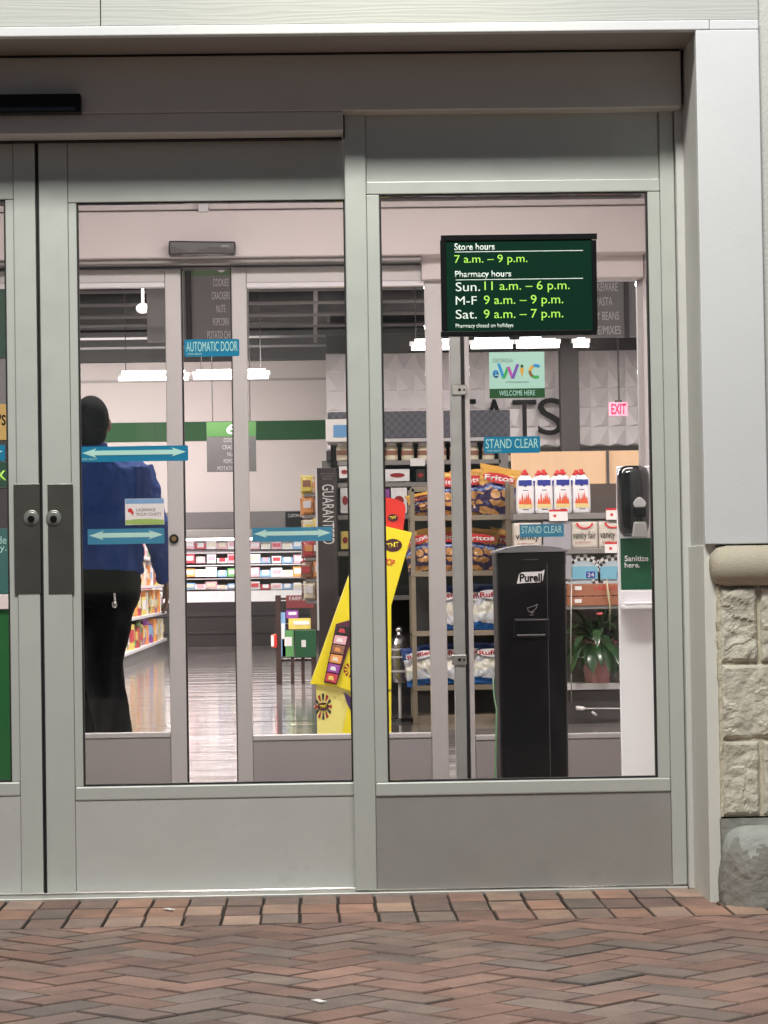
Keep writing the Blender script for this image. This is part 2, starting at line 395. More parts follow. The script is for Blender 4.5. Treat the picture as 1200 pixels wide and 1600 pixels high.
bm = NB(); box(bm, xj + .006, xj + .05, YF + .0305, .10, zcap_top - .02, z_head + .003); obj('jamb_return', bm, RET, t)
SIDE = mat('side_wall_render', (.50, .50, .47), .6, 0, .06, 20, .2, 120)
bm = NB(); box(bm, xr + .0005, 4.5, YF + .012, .15, zcap_top + .001, 3.1); obj('side_wall', bm, SIDE, t)
bm = NB(); box(bm, xj + .051, xr, YF + .0305, .2, zcap_top, z_head); obj('wall_core', bm, SIDE, t)
# ---------- stone pier
xp = X(1128, 1150, YF)
t = thing('stone_pier', 'cream rock-faced stone pier with rounded capstone and concrete foot', 'pillar', (xp + .2, YF, 0))
def stone_mat():
    m = bpy.data.materials.new('split_stone'); m.use_nodes = True; tr = m.node_tree; N = tr.nodes; L = tr.links
    b = N['Principled BSDF']; b.inputs['Roughness'].default_value = .85
    tc = N.new('ShaderNodeTexCoord'); n1 = N.new('ShaderNodeTexNoise'); n1.inputs['Scale'].default_value = 14; n1.inputs['Detail'].default_value = 9; n1.inputs['Roughness'].default_value = .65
    L.new(tc.outputs['Object'], n1.inputs['Vector'])
    r = N.new('ShaderNodeValToRGB'); e = r.color_ramp.elements
    e[0].position = .28; e[0].color = (.40, .35, .25, 1); e[1].position = .60; e[1].color = (.76, .72, .61, 1); x = e.new(.42); x.color = (.63, .59, .48, 1)
    L.new(n1.outputs[0], r.inputs[0]); L.new(r.outputs[0], b.inputs['Base Color'])
    n2 = N.new('ShaderNodeTexNoise'); n2.inputs['Scale'].default_value = 38; n2.inputs['Detail'].default_value = 12; n2.inputs['Roughness'].default_value = .7
    L.new(tc.outputs['Object'], n2.inputs['Vector'])
    bp = N.new('ShaderNodeBump'); bp.inputs['Strength'].default_value = 1.0; bp.inputs['Distance'].default_value = .012
    L.new(n2.outputs[0], bp.inputs['Height']); L.new(bp.outputs[0], b.inputs['Normal']); return m
STONE = stone_mat()
MORT = mat('mortar', (.58, .53, .41), .9, 0, .15, 30, .5, 120)
def rock(bm, x0, x1, z0, z1, yf, seed, amp=.012, n=44):
    nz = max(6, int(n * (z1 - z0) / .22)); nxx = max(6, int(n * (x1 - x0) / .22)); gridv = []
    for j in range(nz + 1):
        row = []
        for i in range(nxx + 1):
            uu = i / nxx; vv = j / nz; x = x0 + uu * (x1 - x0); z = z0 + vv * (z1 - z0)
            ed = min(1, min(uu * (x1 - x0), (1 - uu) * (x1 - x0), vv * (z1 - z0), (1 - vv) * (z1 - z0)) / .010)
            q = Vector((x * 9, seed * 3.7, z * 10.5))
            d = noise.fractal(q, .8, 2.1, 5) * .55 + abs(noise.noise(q * 1.9)) * .9 - noise.cell(Vector((x * 16 + noise.noise(q) * 2, seed, z * 26 + noise.noise(q * 1.3) * 2))) * .25
            wob = noise.noise(Vector((x * 30, z * 30, seed))) * .0025
            row.append(bm.verts.new((x + wob * (1 if 0 < i < nxx else .6), yf + .010 - (ed ** .5) * (.010 + amp * (.3 + d)), z + wob)))
        gridv.append(row)
    for j in range(nz):
        for i in range(nxx): bm.faces.new((gridv[j][i], gridv[j][i + 1], gridv[j + 1][i + 1], gridv[j + 1][i]))
    # sides
    bd = [gridv[0][i] for i in range(nxx + 1)] + [gridv[j][nxx] for j in range(1, nz + 1)] + [gridv[nz][i] for i in range(nxx - 1, -1, -1)] + [gridv[j][0] for j in range(nz - 1, 0, -1)]
    back = [bm.verts.new((v.co.x, yf + .10, v.co.z)) for v in bd]; n_ = len(bd)
    for i in range(n_): bm.faces.new((bd[i], bd[(i + 1) % n_], back[(i + 1) % n_], back[i]))
    bm.faces.new(back)
zs = [Z(1160, y, YF) for y in (914, 1036, 1156, 1276)]
vj = [X(1186, 970, YF), None, X(1190, 1220, YF)]
for k in range(3):
    zt, zb = zs[k] - .0035, zs[k + 1] + .0035
    segs = [(xp, vj[k] - .003), (vj[k] + .003, xp + .42)] if vj[k] else [(xp, xp + .42)]
    for q, (a, b) in enumerate(segs):
        bm = NB(); rock(bm, a, b, zb, zt, YF, k * 2 + q + 1); obj('stone_block', bm, STONE, t)
bm = NB(); box(bm, xp + .004, xp + .42, YF + .009, .15, zs[3], zs[0] + .03); obj('mortar_core', bm, MORT, t)
# small edge stones turning into the reveal
bm = NB(); box(bm, X(1124, 1100, YF), xp + .004, YF + .004, YF + .06, zs[3] + .001, zs[0]);
bmesh.ops.subdivide_edges(bm, edges=bm.edges, cuts=24, use_grid_fill=True)
for v in bm.verts: v.co += Vector((1, .6, .2)) * noise.noise(v.co * 34) * .007
obj('edge_mortar', bm, MORT, t)
CAP = mat('cast_stone', (.47, .42, .33), .75, 0, .10, 30, .25, 200)
bm = NB(); xc0 = X(1113, 880, YF - .07); zc = Z(1150, 884, YF - .05); rc = .055
tube(bm, [(xc0 + .004, YF + .005, zc), (xc0 + .008, YF + .005, zc), (xc0 + .022, YF + .005, zc), (xc0 + .05, YF + .005, zc), (xc0 + .52, YF + .005, zc)], [.018, .034, .048, rc, rc], 28)
obj('capstone', bm, CAP, t, smooth=True); bm = NB(); box(bm, xc0 + .03, xc0 + .52, YF + .008, .12, zc - rc + .001, zc + rc - .001); obj('capstone_back', bm, CAP, t)
bm = NB(); box(bm, xp + .02, xp + .42, YF - .012, YF + .02, zs[0] - .001, zs[0] + .03); obj('cap_bedding', bm, MORT, t)
CONC = mat('weathered_concrete', (.27, .265, .24), .9, 0, .45, 9, .6, 60)
CONCP = mat('painted_concrete', (.36, .37, .35), .8, 0, .3, 14, .4, 60)
bm = NB()
zf = Z(1160, 1279, YF)
box(bm, X(1128, 1340, YF), xp + .42, YF - .004, .12, -.01, zf); bmesh.ops.subdivide_edges(bm, edges=bm.edges, cuts=14, use_grid_fill=True)
for v in bm.verts: v.co += Vector((.5, 1, .3)) * noise.noise(v.co * 18) * .005
obj('concrete_foot', bm, CONC, t)
bm = NB()
cx_ = X(1205, 1300, YF - .08); secs = []
for q in range(41):
    f = q / 40; zz = -.01 + .215 * math.sin(f * PI / 2); r_ = .13 * max(.02, 1 - f ** 3.2) ** .5
    secs.append((cx_, YF - .02, zz, r_, r_ * .9))
loft(bm, secs, 96, 2.5)
for v in bm.verts: v.co += Vector((1, 1, .5)) * (noise.noise(v.co * 13) * .009 + noise.noise(v.co * 45) * .003 + noise.noise(v.co * 110) * .0015)
for f in bm.faces: f.material_index = 1 if f.calc_center_median().z > .15 + .06 * noise.noise(f.calc_center_median() * 19) + .02 * noise.noise(f.calc_center_median() * 70) else 0
obj('concrete_bump', bm, [CONC, CONCP], t, smooth=True)
# white jamb strip beside the stone
bm = NB(); box(bm, X(1104, 1100, YF + .02), X(1123.5, 1100, YF + .02), YF + .02, YF + .36, -.005, zcap_top - .001)
obj('white_jamb', bm, mat('jamb_white', (.70, .70, .65), .5, 0, .06, 5), t, bevel=.002)

# ================================================================== OUTER DOOR SET
YS = -.02      # side panel plane
YD = .045      # sliding leaf plane
t = thing('door_header', 'long grey metal door operator header above the sliding doors', 'door header', (0, -.1, Z(600, 120, -.09)))
x_r = X(1064, 120, -.09)
bm = NB(); box(bm, -5, x_r, -.09, .12, Z(800, 170, -.09), Z(800, 82, -.09)); obj('cover', bm, HEADM, t, bevel=.003)
bm = NB(); box(bm, -5, x_r - .004, -.089, -.080, Z(800, 81, -.09), Z(800, 79, -.09) + .004); obj('top_joint', bm, GASK, t)
bm = NB(); box(bm, -5, X(536, 190, -.087), -.087, .12, Z(270, 207, -.087), Z(270, 176, -.09) - .0005); obj('lower_cover', bm, HEADM, t, bevel=.003)
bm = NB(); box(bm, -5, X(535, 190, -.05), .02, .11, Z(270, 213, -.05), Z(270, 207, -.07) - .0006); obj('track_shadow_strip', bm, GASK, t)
bm = NB(); box(bm, x_r + .001, xj + .006, -.03, .12, Z(1075, 170, -.03), z_head + .003); obj('end_filler', bm, RET, t)
def door_leaf(label, xs0, glass, xs1, kick, leftside):
    """pixel x: stile0 (outer), glass (g0,g1), stile1"""
    t = thing('sliding_door', label, 'door', (X((xs0 + xs1) / 2, 1400, YD), YD, 0), 'outer sliding door leaves')
    g0, g1 = glass; ytop, ygt, ygb, yk, ybot = 217, 314, 1226, 1248, 1396
    dd = .045
    cxm = (xs0 + xs1) / 2
    zt = Z(cxm, ytop, YD); zgt = Z(cxm, ygt, YD); zgb = Z(cxm, ygb, YD); zk = Z(cxm, yk, YD); zb = .012
    xa, xb = X(xs0, 800, YD), X(xs1, 800, YD); ga, gb = X(g0, 770, YD), X(g1, 770, YD)
    st = .0
    bm = NB(); box(bm, xa, ga - .024 if not leftside else ga - .018, YD, YD + dd, zb, zt)
    obj('stile', bm, ALU, t, bevel=.0025)
    bm = NB(); box(bm, gb + (.018 if not leftside else .024), xb, YD, YD + dd, zb, zt); obj('stile', bm, ALU, t, bevel=.0025)
    ia, ib = ga - (.018 if leftside else .024) + .0008, gb + (.024 if leftside else .018) - .0008
    for nm, a, b, c, e in (('glazing_bead', ia, ga, zgb, zgt), ('glazing_bead', gb, ib, zgb, zgt)):
        bm = NB(); box(bm, a, b, YD + .006, YD + dd, c, e); obj(nm, bm, ALU, t, bevel=.002)
    bm = NB(); box(bm, ia, ib, YD + .003, YD + dd, zgt, zt); obj('top_rail', bm, ALU, t, bevel=.0025)
    bm = NB(); box(bm, ia, ib, YD + .001, YD + dd, zk, zgb - .0005); obj('bottom_rail', bm, ALU, t, bevel=.004)
    bm = NB(); box(bm, ia, ib, YD + .005, YD + dd, zb, zk - .0006); obj('kick_panel', bm, kick, t, bevel=.0015)
    w_ = .0045
    bm = NB()
    box(bm, ga, ga + w_, YD + .008, YD + .03, zgb, zgt); box(bm, gb - w_, gb, YD + .008, YD + .03, zgb, zgt)
    box(bm, ga + w_, gb - w_, YD + .008, YD + .03, zgb, zgb + w_); box(bm, ga + w_, gb - w_, YD + .008, YD + .03, zgt - w_, zgt)
    obj('gasket', bm, GASK, t)
    bm = NB(); box(bm, ga + w_, gb - w_, YD + .018, YD + .024, zgb + w_, zgt - w_); obj('glass_pane', bm, GL, t)
    return t
def lock_plate(t, px0, px1, cyl):
    bm = NB(); boxp(bm, px0, 756, px1, 927, YD - .004, .0035); pl = obj('lock_plate', bm, PLATE, t, bevel=.001)
    c = P(cyl, 809, YD - .004)
    bm = NB(); discy(bm, c, .0215, -.004, 28); discy(bm, c + Vector((0, -.004, 0)), .0165, -.004, 28); obj('lock_cylinder', bm, STEEL, pl, bevel=.001)
    bm = NB(); discy(bm, c + Vector((0, -.0082, -.004)), .010, -.002, 18); box(bm, c.x - .0012, c.x + .0012, c.y - .0112, c.y - .0103, c.z - .011, c.z + .002); obj('keyhole', bm, BLK, pl)
t = door_leaf('silver framed sliding door leaf with an automatic door sticker and pale kick panel', 66.5, (124.5, 545.5), 566, KICKL, False)
lock_plate(t, 75, 115, 84)
bm = NB(); boxp(bm, 63.5, 214, 66.2, 1396, YD + .004, .03); obj('weatherstrip', bm, GASK, t)
t = door_leaf('silver framed sliding door leaf cut off by the left photo edge', -480, (-420, 13), 61, KICKL, True)
lock_plate(t, 22, 63, 49)
bm = NB(); boxp(bm, 62, 214, 64.4, 1396, YD + .004, .03); obj('weatherstrip', bm, GASK, t)
# fixed side panel
t = thing('side_panel', 'fixed silver framed glass side panel holding the green store hours sign', 'window', (X(800, 1390, YS), YS, 0))
g0, g1 = 599.5, 1020.5; cm = 800
zt = Z(cm, 174, YS); zr = Z(cm, 281, YS); zgt = Z(cm, 301, YS); zgb = Z(cm, 1219, YS); zk = Z(cm, 1241, YS); zb = .010
xa, xb = X(546, 780, YS), X(1063, 780, YS); i0, i1 = X(580, 780, YS), X(1040, 780, YS); ga, gb = X(g0, 770, YS), X(g1, 770, YS)
bm = NB(); box(bm, xa, i0 - .0006, YS, YS + .055, zb, zt); obj('stile', bm, ALU, t, bevel=.003)
bm = NB(); box(bm, i1 + .0006, xb, YS, YS + .055, zb, zt); obj('stile', bm, ALU, t, bevel=.003)
bm = NB(); box(bm, i0, i1, YS + .012, YS + .05, zr + .0006, zt); obj('transom_panel', bm, HEADM if False else ALU, t, bevel=.002)
bm = NB(); box(bm, i0, i1, YS + .003, YS + .05, zgt, zr); obj('top_rail', bm, ALU, t, bevel=.003)
bm = NB(); box(bm, i0, ga, YS + .006, YS + .05, zgb, zgt - .0005); obj('glazing_bead', bm, ALU, t, bevel=.002)
bm = NB(); box(bm, gb, i1, YS + .006, YS + .05, zgb, zgt - .0005); obj('glazing_bead', bm, ALU, t, bevel=.002)
bm = NB(); box(bm, i0, i1, YS + .001, YS + .05, zk, zgb - .0005); obj('bottom_rail', bm, ALU, t, bevel=.004)
bm = NB(); box(bm, i0, i1, YS + .007, YS + .05, zb, zk - .0006); obj('kick_panel', bm, KICK, t, bevel=.0015)
w_ = .0055; bm = NB()
box(bm, ga, ga + w_, YS + .008, YS + .03, zgb, zgt); box(bm, gb - w_, gb, YS + .008, YS + .03, zgb, zgt)
box(bm, ga + w_, gb - w_, YS + .008, YS + .03, zgb, zgb + w_ * .8); box(bm, ga + w_, gb - w_, YS + .008, YS + .03, zgt - w_ * .8, zgt)
obj('gasket', bm, GASK, t)
bm = NB(); box(bm, ga + w_, gb - w_, YS + .018, YS + .024, zgb + w_, zgt - w_); obj('glass_pane', bm, GL, t)
bm = NB(); boxp(bm, 537, 172, 1058, 174, YS - .001, .02); boxp(bm, 536, 172, 538.5, 216, YS - .001, .02); obj('shadow_gap', bm, GASK, t)
# jamb post right of the panel
t = thing('door_frame', 'upright grey metal frame post between the side panel and stone pier', 'door frame', (X(1080, 1390, 0), 0, 0))
bm = NB(); box(bm, xb + .002, X(1083, 780, .0), -.045, .08, .0, Z(1070, 170, 0)); obj('post', bm, RET, t, bevel=.003)
bm = NB(); box(bm, X(1083, 780, .0) + .001, X(1113, 780, 0), -.01, .10, .0, Z(1070, 170, 0)); obj('filler', bm, RET, t, bevel=.002)
bm = NB(); box(bm, -5, xb, -.035, .13, -.008, .006); tagp(obj('door_threshold', bm, mat('threshold_metal', (.62, .62, .58), .35, .6), bevel=.002), 'flat metal threshold strip running under the entrance doors', 'threshold')
# motion sensor outside
t = thing('motion_sensor', 'long flat black motion sensor on the outer door header', 'sensor', (X(30, 162, -.12), -.12, Z(30, 162, -.12)))
bm = NB(); boxp(bm, -120, 147, 126, 177, -.135, .043); obj('housing', bm, BLK, t, bevel=.004)
bm = NB(); boxp(bm, -100, 168, 118, 174, -.1365, .002); obj('lens_strip', bm, BLKG, t)

# ================================================================== STICKERS AND SIGNS ON THE OUTER GLASS
def rounded(bm, px0, py0, px1, py1, Y, r, d):
    x0, x1, z0, z1 = pb(px0, py0, px1, py1, Y); pts = []
    for (cx, cz, a0) in ((x1 - r, z1 - r, 0), (x0 + r, z1 - r, 90), (x0 + r, z0 + r, 180), (x1 - r, z0 + r, 270)):
        for k in range(5):
            a = R(a0 + k * 22.5); pts.append((cx + r * math.cos(a), cz + r * math.sin(a)))
    prism(bm, pts, Y, Y + d)
def arrow_sticker(label, r, Y, cat='sticker', m=BLUE, brand=True):
    px0, py0, px1, py1 = r; x0, x1, z0, z1 = pb(*r, Y)
    t = thing('arrow_sticker', label, cat, ((x0 + x1) / 2, Y, z0), 'blue arrow stickers on the doors')
    bm = NB(); rounded(bm, *r, Y, .003, .0008); obj('backing', bm, m, t)
    hh = (z1 - z0); cz = z1 - hh * .42; ah = hh * .30; sh = hh * .15; al = hh * .95; m_ = (x1 - x0) * .02
    pts = [(x0 + m_, cz), (x0 + m_ + al, cz + ah), (x0 + m_ + al * .85, cz + sh), (x1 - m_ - al * .85, cz + sh), (x1 - m_ - al, cz + ah), (x1 - m_, cz),
           (x1 - m_ - al, cz - ah), (x1 - m_ - al * .85, cz - sh), (x0 + m_ + al * .85, cz - sh), (x0 + m_ + al, cz - ah)]
    bm = NB(); prism(bm, pts, Y - .0012, Y - .0002); obj('double_arrow', bm, MINT, t)
    if brand: text('small_print', 'ASSA ABLOY', (px0 + 3, py1 - 5, px0 + 27, py1 - 2), Y - .0002, MINT, t)
    return t
YG = YD + .0165      # just in front of the leaf glass
YG2 = YS + .0165
arrow_sticker('wide blue double arrow sticker in front of the man, on the outer door', (124.5, 697, 294, 721), YG)
arrow_sticker('blue arrow sticker end at the left photo edge on the cropped door', (-160, 696, 8, 721), YG)
def word_sticker(name, label, r, Y, words, m=BLUE, tm=MINT, small=True):
    x0, x1, z0, z1 = pb(*r, Y); t = thing(name, label, 'sticker', ((x0 + x1) / 2, Y, z0), 'blue wording stickers on the doors')
    bm = NB(); rounded(bm, *r, Y, .005, .0008); obj('backing', bm, m, t)
    a, b, c, e = r; hh = e - b
    text('wording', words, (a + 3, b + hh * .14, c - 3, b + hh * .70), Y - .0002, tm, t)
    if small: text('small_print', 'ASSA ABLOY', (a + 5, e - hh * .2, a + 28, e - hh * .09), Y - .0002, tm, t)
    return t
word_sticker('automatic_door_sticker', 'blue sticker reading automatic door on the sliding door glass', (288, 530, 374, 557), YG, 'AUTOMATIC DOOR')
word_sticker('stand_clear_sticker', 'blue stand clear sticker below the pale green card on the side panel', (756, 682, 844, 708), YG2, 'STAND CLEAR')
# store hours sign
Yh = YS + .012
t = thing('hours_sign', 'dark green store and pharmacy hours sign with black frame on side panel', 'sign', (X(811, 525, Yh), Yh, Z(811, 525, Yh)))
bm = NB()
boxp(bm, 689, 366, 933, 375, Yh - .012, .014); boxp(bm, 689, 516.5, 933, 524.5, Yh - .012, .014); boxp(bm, 689, 375, 697.5, 516.5, Yh - .012, .014); boxp(bm, 925.5, 375, 933, 516.5, Yh - .012, .014)
obj('frame', bm, BLK, t, bevel=.001)
bm = NB(); boxp(bm, 697, 374, 926, 517, Yh - .008, .009); obj('panel', bm, GREEN, t)
YT = Yh - .0082
for s, r, m_, bo in (('Store hours', (710, 380, 773, 391), WLET, .02), ('7 a.m. – 9 p.m.', (710, 398, 824, 414), LIME, 0), ('Pharmacy hours', (711, 423, 799, 436), WLET, .02),
                     ('Sun.', (712, 441, 750, 455), WLET, 0), ('11 a.m. – 6 p.m.', (757, 439, 890, 457), LIME, 0), ('M-F', (712, 463, 745, 476), WLET, 0), ('9 a.m. – 9 p.m.', (756, 461, 880, 479), LIME, 0),
                     ('Sat.', (712, 484, 745, 498), WLET, 0), ('9 a.m. – 7 p.m.', (756, 483, 880, 501), LIME, 0), ('Pharmacy closed on holidays', (712, 505.5, 802, 514), WLET, .01)):
    text('lettering', s, r, YT, m_, t, bold=bo)
bm = NB(); boxp(bm, 711, 392.0, 911, 393.0, YT - .0006, .0005); boxp(bm, 712, 435.6, 911, 436.6, YT - .0006, .0005); obj('rule_line', bm, WLET, t)
# eWIC card
t = thing('program_card', 'pale mint card with coloured letters and green welcome band on side panel', 'sticker', (X(807, 622, YG2), YG2, Z(807, 622, YG2)))
bm = NB(); boxp(bm, 764.5, 550, 851, 622, YG2, .0008); obj('card', bm, MINTP, t)
bm = NB(); boxp(bm, 765, 607, 851.3, 621.7, YG2 - .0006, .0005); obj('band', bm, GREEN2, t)
text('lettering', 'GEORGIA', (769, 560, 802, 566), YG2 - .0002, mat('grey_ink', (.25, .35, .33), .5), t)
text('lettering', 'e', (770, 578, 779, 590), YG2 - .0002, mat('blue_ink', (.02, .2, .5), .5), t, bold=.02)
# W in two colours, ice-cream cone I, rainbow C
bm = NB()
for (a, b), mi in ((((779, 568), (787, 591)), 0), (((787, 591), (794, 573)), 1), (((794, 573), (801, 591)), 2), (((801, 591), (809, 569)), 3)):
    p, q = P(*a, YG2 - .0003), P(*b, YG2 - .0003)
    hw = .0042
    vs = [bm.verts.new(v) for v in (p + Vector((-hw, 0, 0)), p + Vector((hw, 0, 0)), q + Vector((hw, 0, 0)), q + Vector((-hw, 0, 0)))]
    vb = [bm.verts.new(v.co + Vector((0, -.0006 - .0001 * mi, 0))) for v in vs]
    for fs in ((vs), (vb[::-1]), *[(vs[i], vb[i], vb[(i + 1) % 4], vs[(i + 1) % 4]) for i in range(4)]):
        f = bm.faces.new(fs); f.material_index = mi
obj('letter', bm, [mat('sky_ink', (.03, .28, .62), .5), mat('leaf_ink', (.05, .4, .1), .5), mat('pink_ink', (.5, .08, .4), .5), mat('violet_ink', (.2, .08, .45), .5)], t)
bm = NB(); prismp(bm, [(812, 575), (819, 575), (815.5, 590)], YG2 - .0008, .0006); obj('letter', bm, mat('cone_ink', (.75, .38, .06), .5), t)
bm = NB(); discy(bm, P(815.5, 572, YG2 - .0002), .0045, -.0007, 12); obj('letter', bm, GREEN3, t)
bm = NB(); c_ = P(837, 580, YG2 - .0002)
for k in range(12):
    a0 = R(50 + k * 21); a1 = R(50 + (k + 1) * 21); ro, ri = .0205, .0125
    vs = [bm.verts.new(c_ + Vector((rr * math.cos(a), -.0006, rr * math.sin(a)))) for a, rr in ((a0, ro), (a1, ro), (a1, ri), (a0, ri))]
    f = bm.faces.new(vs); f.material_index = k // 3
obj('letter', bm, [MATS['sky_ink'], MATS['cone_ink'], mat('brown_ink', (.25, .12, .03), .5), MATS['leaf_ink']], t)
text('lettering', 'eWIC accepted here', (790, 595, 826, 599), YG2 - .0002, MATS['grey_ink'], t)
text('lettering', 'WELCOME HERE', (780, 610, 836, 618), YG2 - .0008, MINT, t)

# ================================================================== VESTIBULE
YI = 2.8
VZ = 2.62
VC = mat('vestibule_ceiling', (.16, .15, .155), .7, 0, .25, 6)
VW = mat('vestibule_wall', (.66, .60, .585), .55, 0, .04, 3)
bm = NB(); box(bm, -3.6, 1.5, .251, YI + .3, VZ, VZ + .12); struct('vestibule_ceiling', bm, VC)
bm = NB(); box(bm, 1.32, 1.5, .12, YI + .3, 0, VZ - .001); tagp(obj('vestibule_side_wall', bm, VW), 'pale side wall of the entrance lobby beside the sanitizer stand', 'wall')
bm = NB(); box(bm, -3.8, -3.62, .12, YI + .3, 0, VZ - .001); tagp(obj('vestibule_side_wall', bm, VW), 'pale side wall of the entrance lobby beyond the left photo edge', 'wall')
# floors
def floor_mat():
    m = bpy.data.materials.new('polished_tile'); m.use_nodes = True; t = m.node_tree; N = t.nodes; L = t.links
    b = N['Principled BSDF']; b.inputs['Roughness'].default_value = .09; b.inputs['Specular IOR Level'].default_value = .45; b.inputs['Coat Weight'].default_value = .4; b.inputs['Coat Roughness'].default_value = .05
    tc = N.new('ShaderNodeTexCoord')
    br = N.new('ShaderNodeTexBrick'); br.inputs['Scale'].default_value = 1; br.offset = 0
    br.inputs['Color1'].default_value = (.27, .245, .24, 1); br.inputs['Color2'].default_value = (.34, .31, .30, 1); br.inputs['Mortar'].default_value = (.16, .14, .14, 1)
    br.inputs['Brick Width'].default_value = .305; br.inputs['Row Height'].default_value = .305; br.inputs['Mortar Size'].default_value = .003
    L.new(tc.outputs['Object'], br.inputs['Vector'])
    L.new(br.outputs['Color'], b.inputs['Base Color'])
    mp = N.new('ShaderNodeMapping'); mp.inputs['Scale'].default_value = (.35, 2.2, 1); L.new(tc.outputs['Object'], mp.inputs[0])
    vo = N.new('ShaderNodeTexNoise'); vo.inputs['Scale'].default_value = 1.2; vo.inputs['Detail'].default_value = 3; L.new(mp.outputs[0], vo.inputs['Vector'])
    bp = N.new('ShaderNodeBump'); bp.inputs['Strength'].default_value = .35; bp.inputs['Distance'].default_value = .022
    L.new(vo.outputs[0], bp.inputs['Height'])
    bp2 = N.new('ShaderNodeBump'); bp2.inputs['Strength'].default_value = .5; bp2.inputs['Distance'].default_value = .002; L.new(br.outputs['Fac'], bp2.inputs['Height']); L.new(bp.outputs[0], bp2.inputs['Normal'])
    L.new(bp2.outputs[0], b.inputs['Normal']); L.new(bp2.outputs[0], b.inputs['Coat Normal']); return m
bm = NB(); box(bm, -9, 7, .131, 34, -.06, 0.0); struct('floor', bm, floor_mat())
# --- inner door wall
cm = 600
t = thing('inner_door_header', 'pale pinkish door header box over the inner sliding doors', 'door header', (0, YI, Z(600, 400, YI)))
bm = NB(); box(bm, -3.6, X(1003, 350, YI), YI - .16, YI + .1, Z(560, 399, YI - .16), Z(560, 326, YI - .16)); obj('cover', bm, PINKW, t, bevel=.006)
bm = NB(); box(bm, -3.6, X(1003, 320, YI), YI - .13, YI + .1, Z(560, 325, YI - .13) + .001, Z(560, 315, YI - .13)); obj('top_moulding', bm, PINKW, t, bevel=.004)
bm = NB(); box(bm, X(1003, 350, YI) + .001, 1.319, YI - .1, YI + .1, 0, VZ - .001); obj('end_wall', bm, PINKW, t)
bm = NB(); box(bm, -3.6, 1.31, YI - .02, YI + .1, Z(560, 315, YI) + .012, VZ - .001); obj('upper_wall', bm, VC, t)
bm = NB(); box(bm, -3.6, X(657, 405, YI), YI - .12, YI + .08, Z(300, 412, YI - .12), Z(300, 401.5, YI - .12)); obj('track', bm, mat('track_grey', (.27, .25, .24), .45, .3), t, bevel=.004)
bm = NB(); box(bm, -3.6, X(362, 414, YI), YI - .05, YI + .06, Z(300, 417.5, YI - .05), Z(300, 412.8, YI - .12)); box(bm, X(362, 414, YI) + .001, X(655, 414, YI), YI - .05, YI + .06, Z(500, 413.8, YI - .05), Z(500, 410.5, YI - .12)); obj('track_slot', bm, DKG, t)
bm = NB(); box(bm, X(658, 420, YI), X(1003, 420, YI), YI - .05, YI + .1, Z(830, 437, YI), Z(830, 396, YI - .05) ); obj('transom_panel', bm, PINKW, t, bevel=.003)
bm = NB(); box(bm, X(312, 320, YI), X(328, 320, YI), YI - .17, YI - .1, Z(320, 331, YI - .17), Z(320, 314, YI - .17)); obj('mounting_clip', bm, WHT, t, bevel=.002)
# sensor on inner header
Yq = YI - .235
t = thing('door_sensor', 'short dark faceted motion sensor on the pale inner header', 'sensor', (X(315, 387, Yq), Yq, Z(315, 397, Yq)))
bm = NB(); prismp(bm, [(263.5, 376), (368, 377), (367, 396), (263, 398)], Yq, .075); obj('housing', bm, mat('sensor_grey', (.035, .032, .034), .35), t, bevel=.006)
bm = NB(); prismp(bm, [(266, 384), (300, 394), (330, 385), (366, 390), (366, 395), (266, 396)], Yq - .003, .004); obj('lens', bm, BLKG, t)
text('small_print', 'OPTEX', (346, 383, 358, 386), Yq - .001, LTG, t)
def inner_leaf(label, x0, x1, g0, g1, ytop, ygt, kick=True):
    Yp = YI; t = thing('inner_sliding_door', label, 'door', (X((x0 + x1) / 2, 1200, Yp), Yp, 0), 'inner sliding door leaves')
    cm = (x0 + x1) / 2
    xa, xb, ga, gb = [X(v, 780, Yp) for v in (x0, x1, g0, g1)]
    zt, zgt, zgb = Z(cm, ytop, Yp), Z(cm, ygt, Yp), Z(cm, 1147, Yp); e = .0006
    bm = NB(); box(bm, xa, ga - .002, Yp, Yp + .045, .01, zt); obj('stile', bm, ALU2, t, bevel=.003)
    bm = NB(); box(bm, gb + .002, xb, Yp, Yp + .045, .01, zt); obj('stile', bm, ALU2, t, bevel=.003)
    bm = NB(); box(bm, ga - .0015, gb + .0015, Yp + .004, Yp + .04, zgt + .02, zt); obj('top_rail', bm, ALU2, t, bevel=.002)
    bm = NB(); box(bm, ga - .0015, gb + .0015, Yp - .003, Yp + .04, zgt, zgt + .0195); obj('glazing_bead', bm, WHTP, t, bevel=.002)
    bm = NB(); box(bm, ga - .0015, gb + .0015, Yp - .002, Yp + .04, zgb - .02, zgb); obj('glazing_bead', bm, ALU2, t, bevel=.003)
    bm = NB(); box(bm, ga - .0015, gb + .0015, Yp + .005, Yp + .04, .01, zgb - .0206); obj('kick_panel', bm, mat('inner_kick', (.42, .39, .385), .4, .4, .07, 2.5, .05, 400, stretch=(.12, 1, 1)), t, bevel=.002)
    bm = NB(); box(bm, ga, gb, Yp + .018, Yp + .024, zgb, zgt); obj('glass_pane', bm, GL, t)
    return t, xa, xb
t, xa, xb = inner_leaf('inner sliding door leaf in front of the man in blue', -130, 287, -95, 261, 418, 451)
bm = NB(); box(bm, xb + .0005, xb + .006, YI + .004, YI + .04, .01, Z(280, 418, YI)); obj('weatherstrip', bm, GASK, t)
c = P(272, 842, YI - .002)
bm = NB(); discy(bm, c, .018, -.016, 22); cy = obj('lock_cylinder', bm, BLK, t, bevel=.003)
bm = NB(); discy(bm, c + Vector((0, -.0165, 0)), .010, -.003, 16); obj('keyhole', bm, mat('brass', (.4, .28, .12), .3, .9), cy)
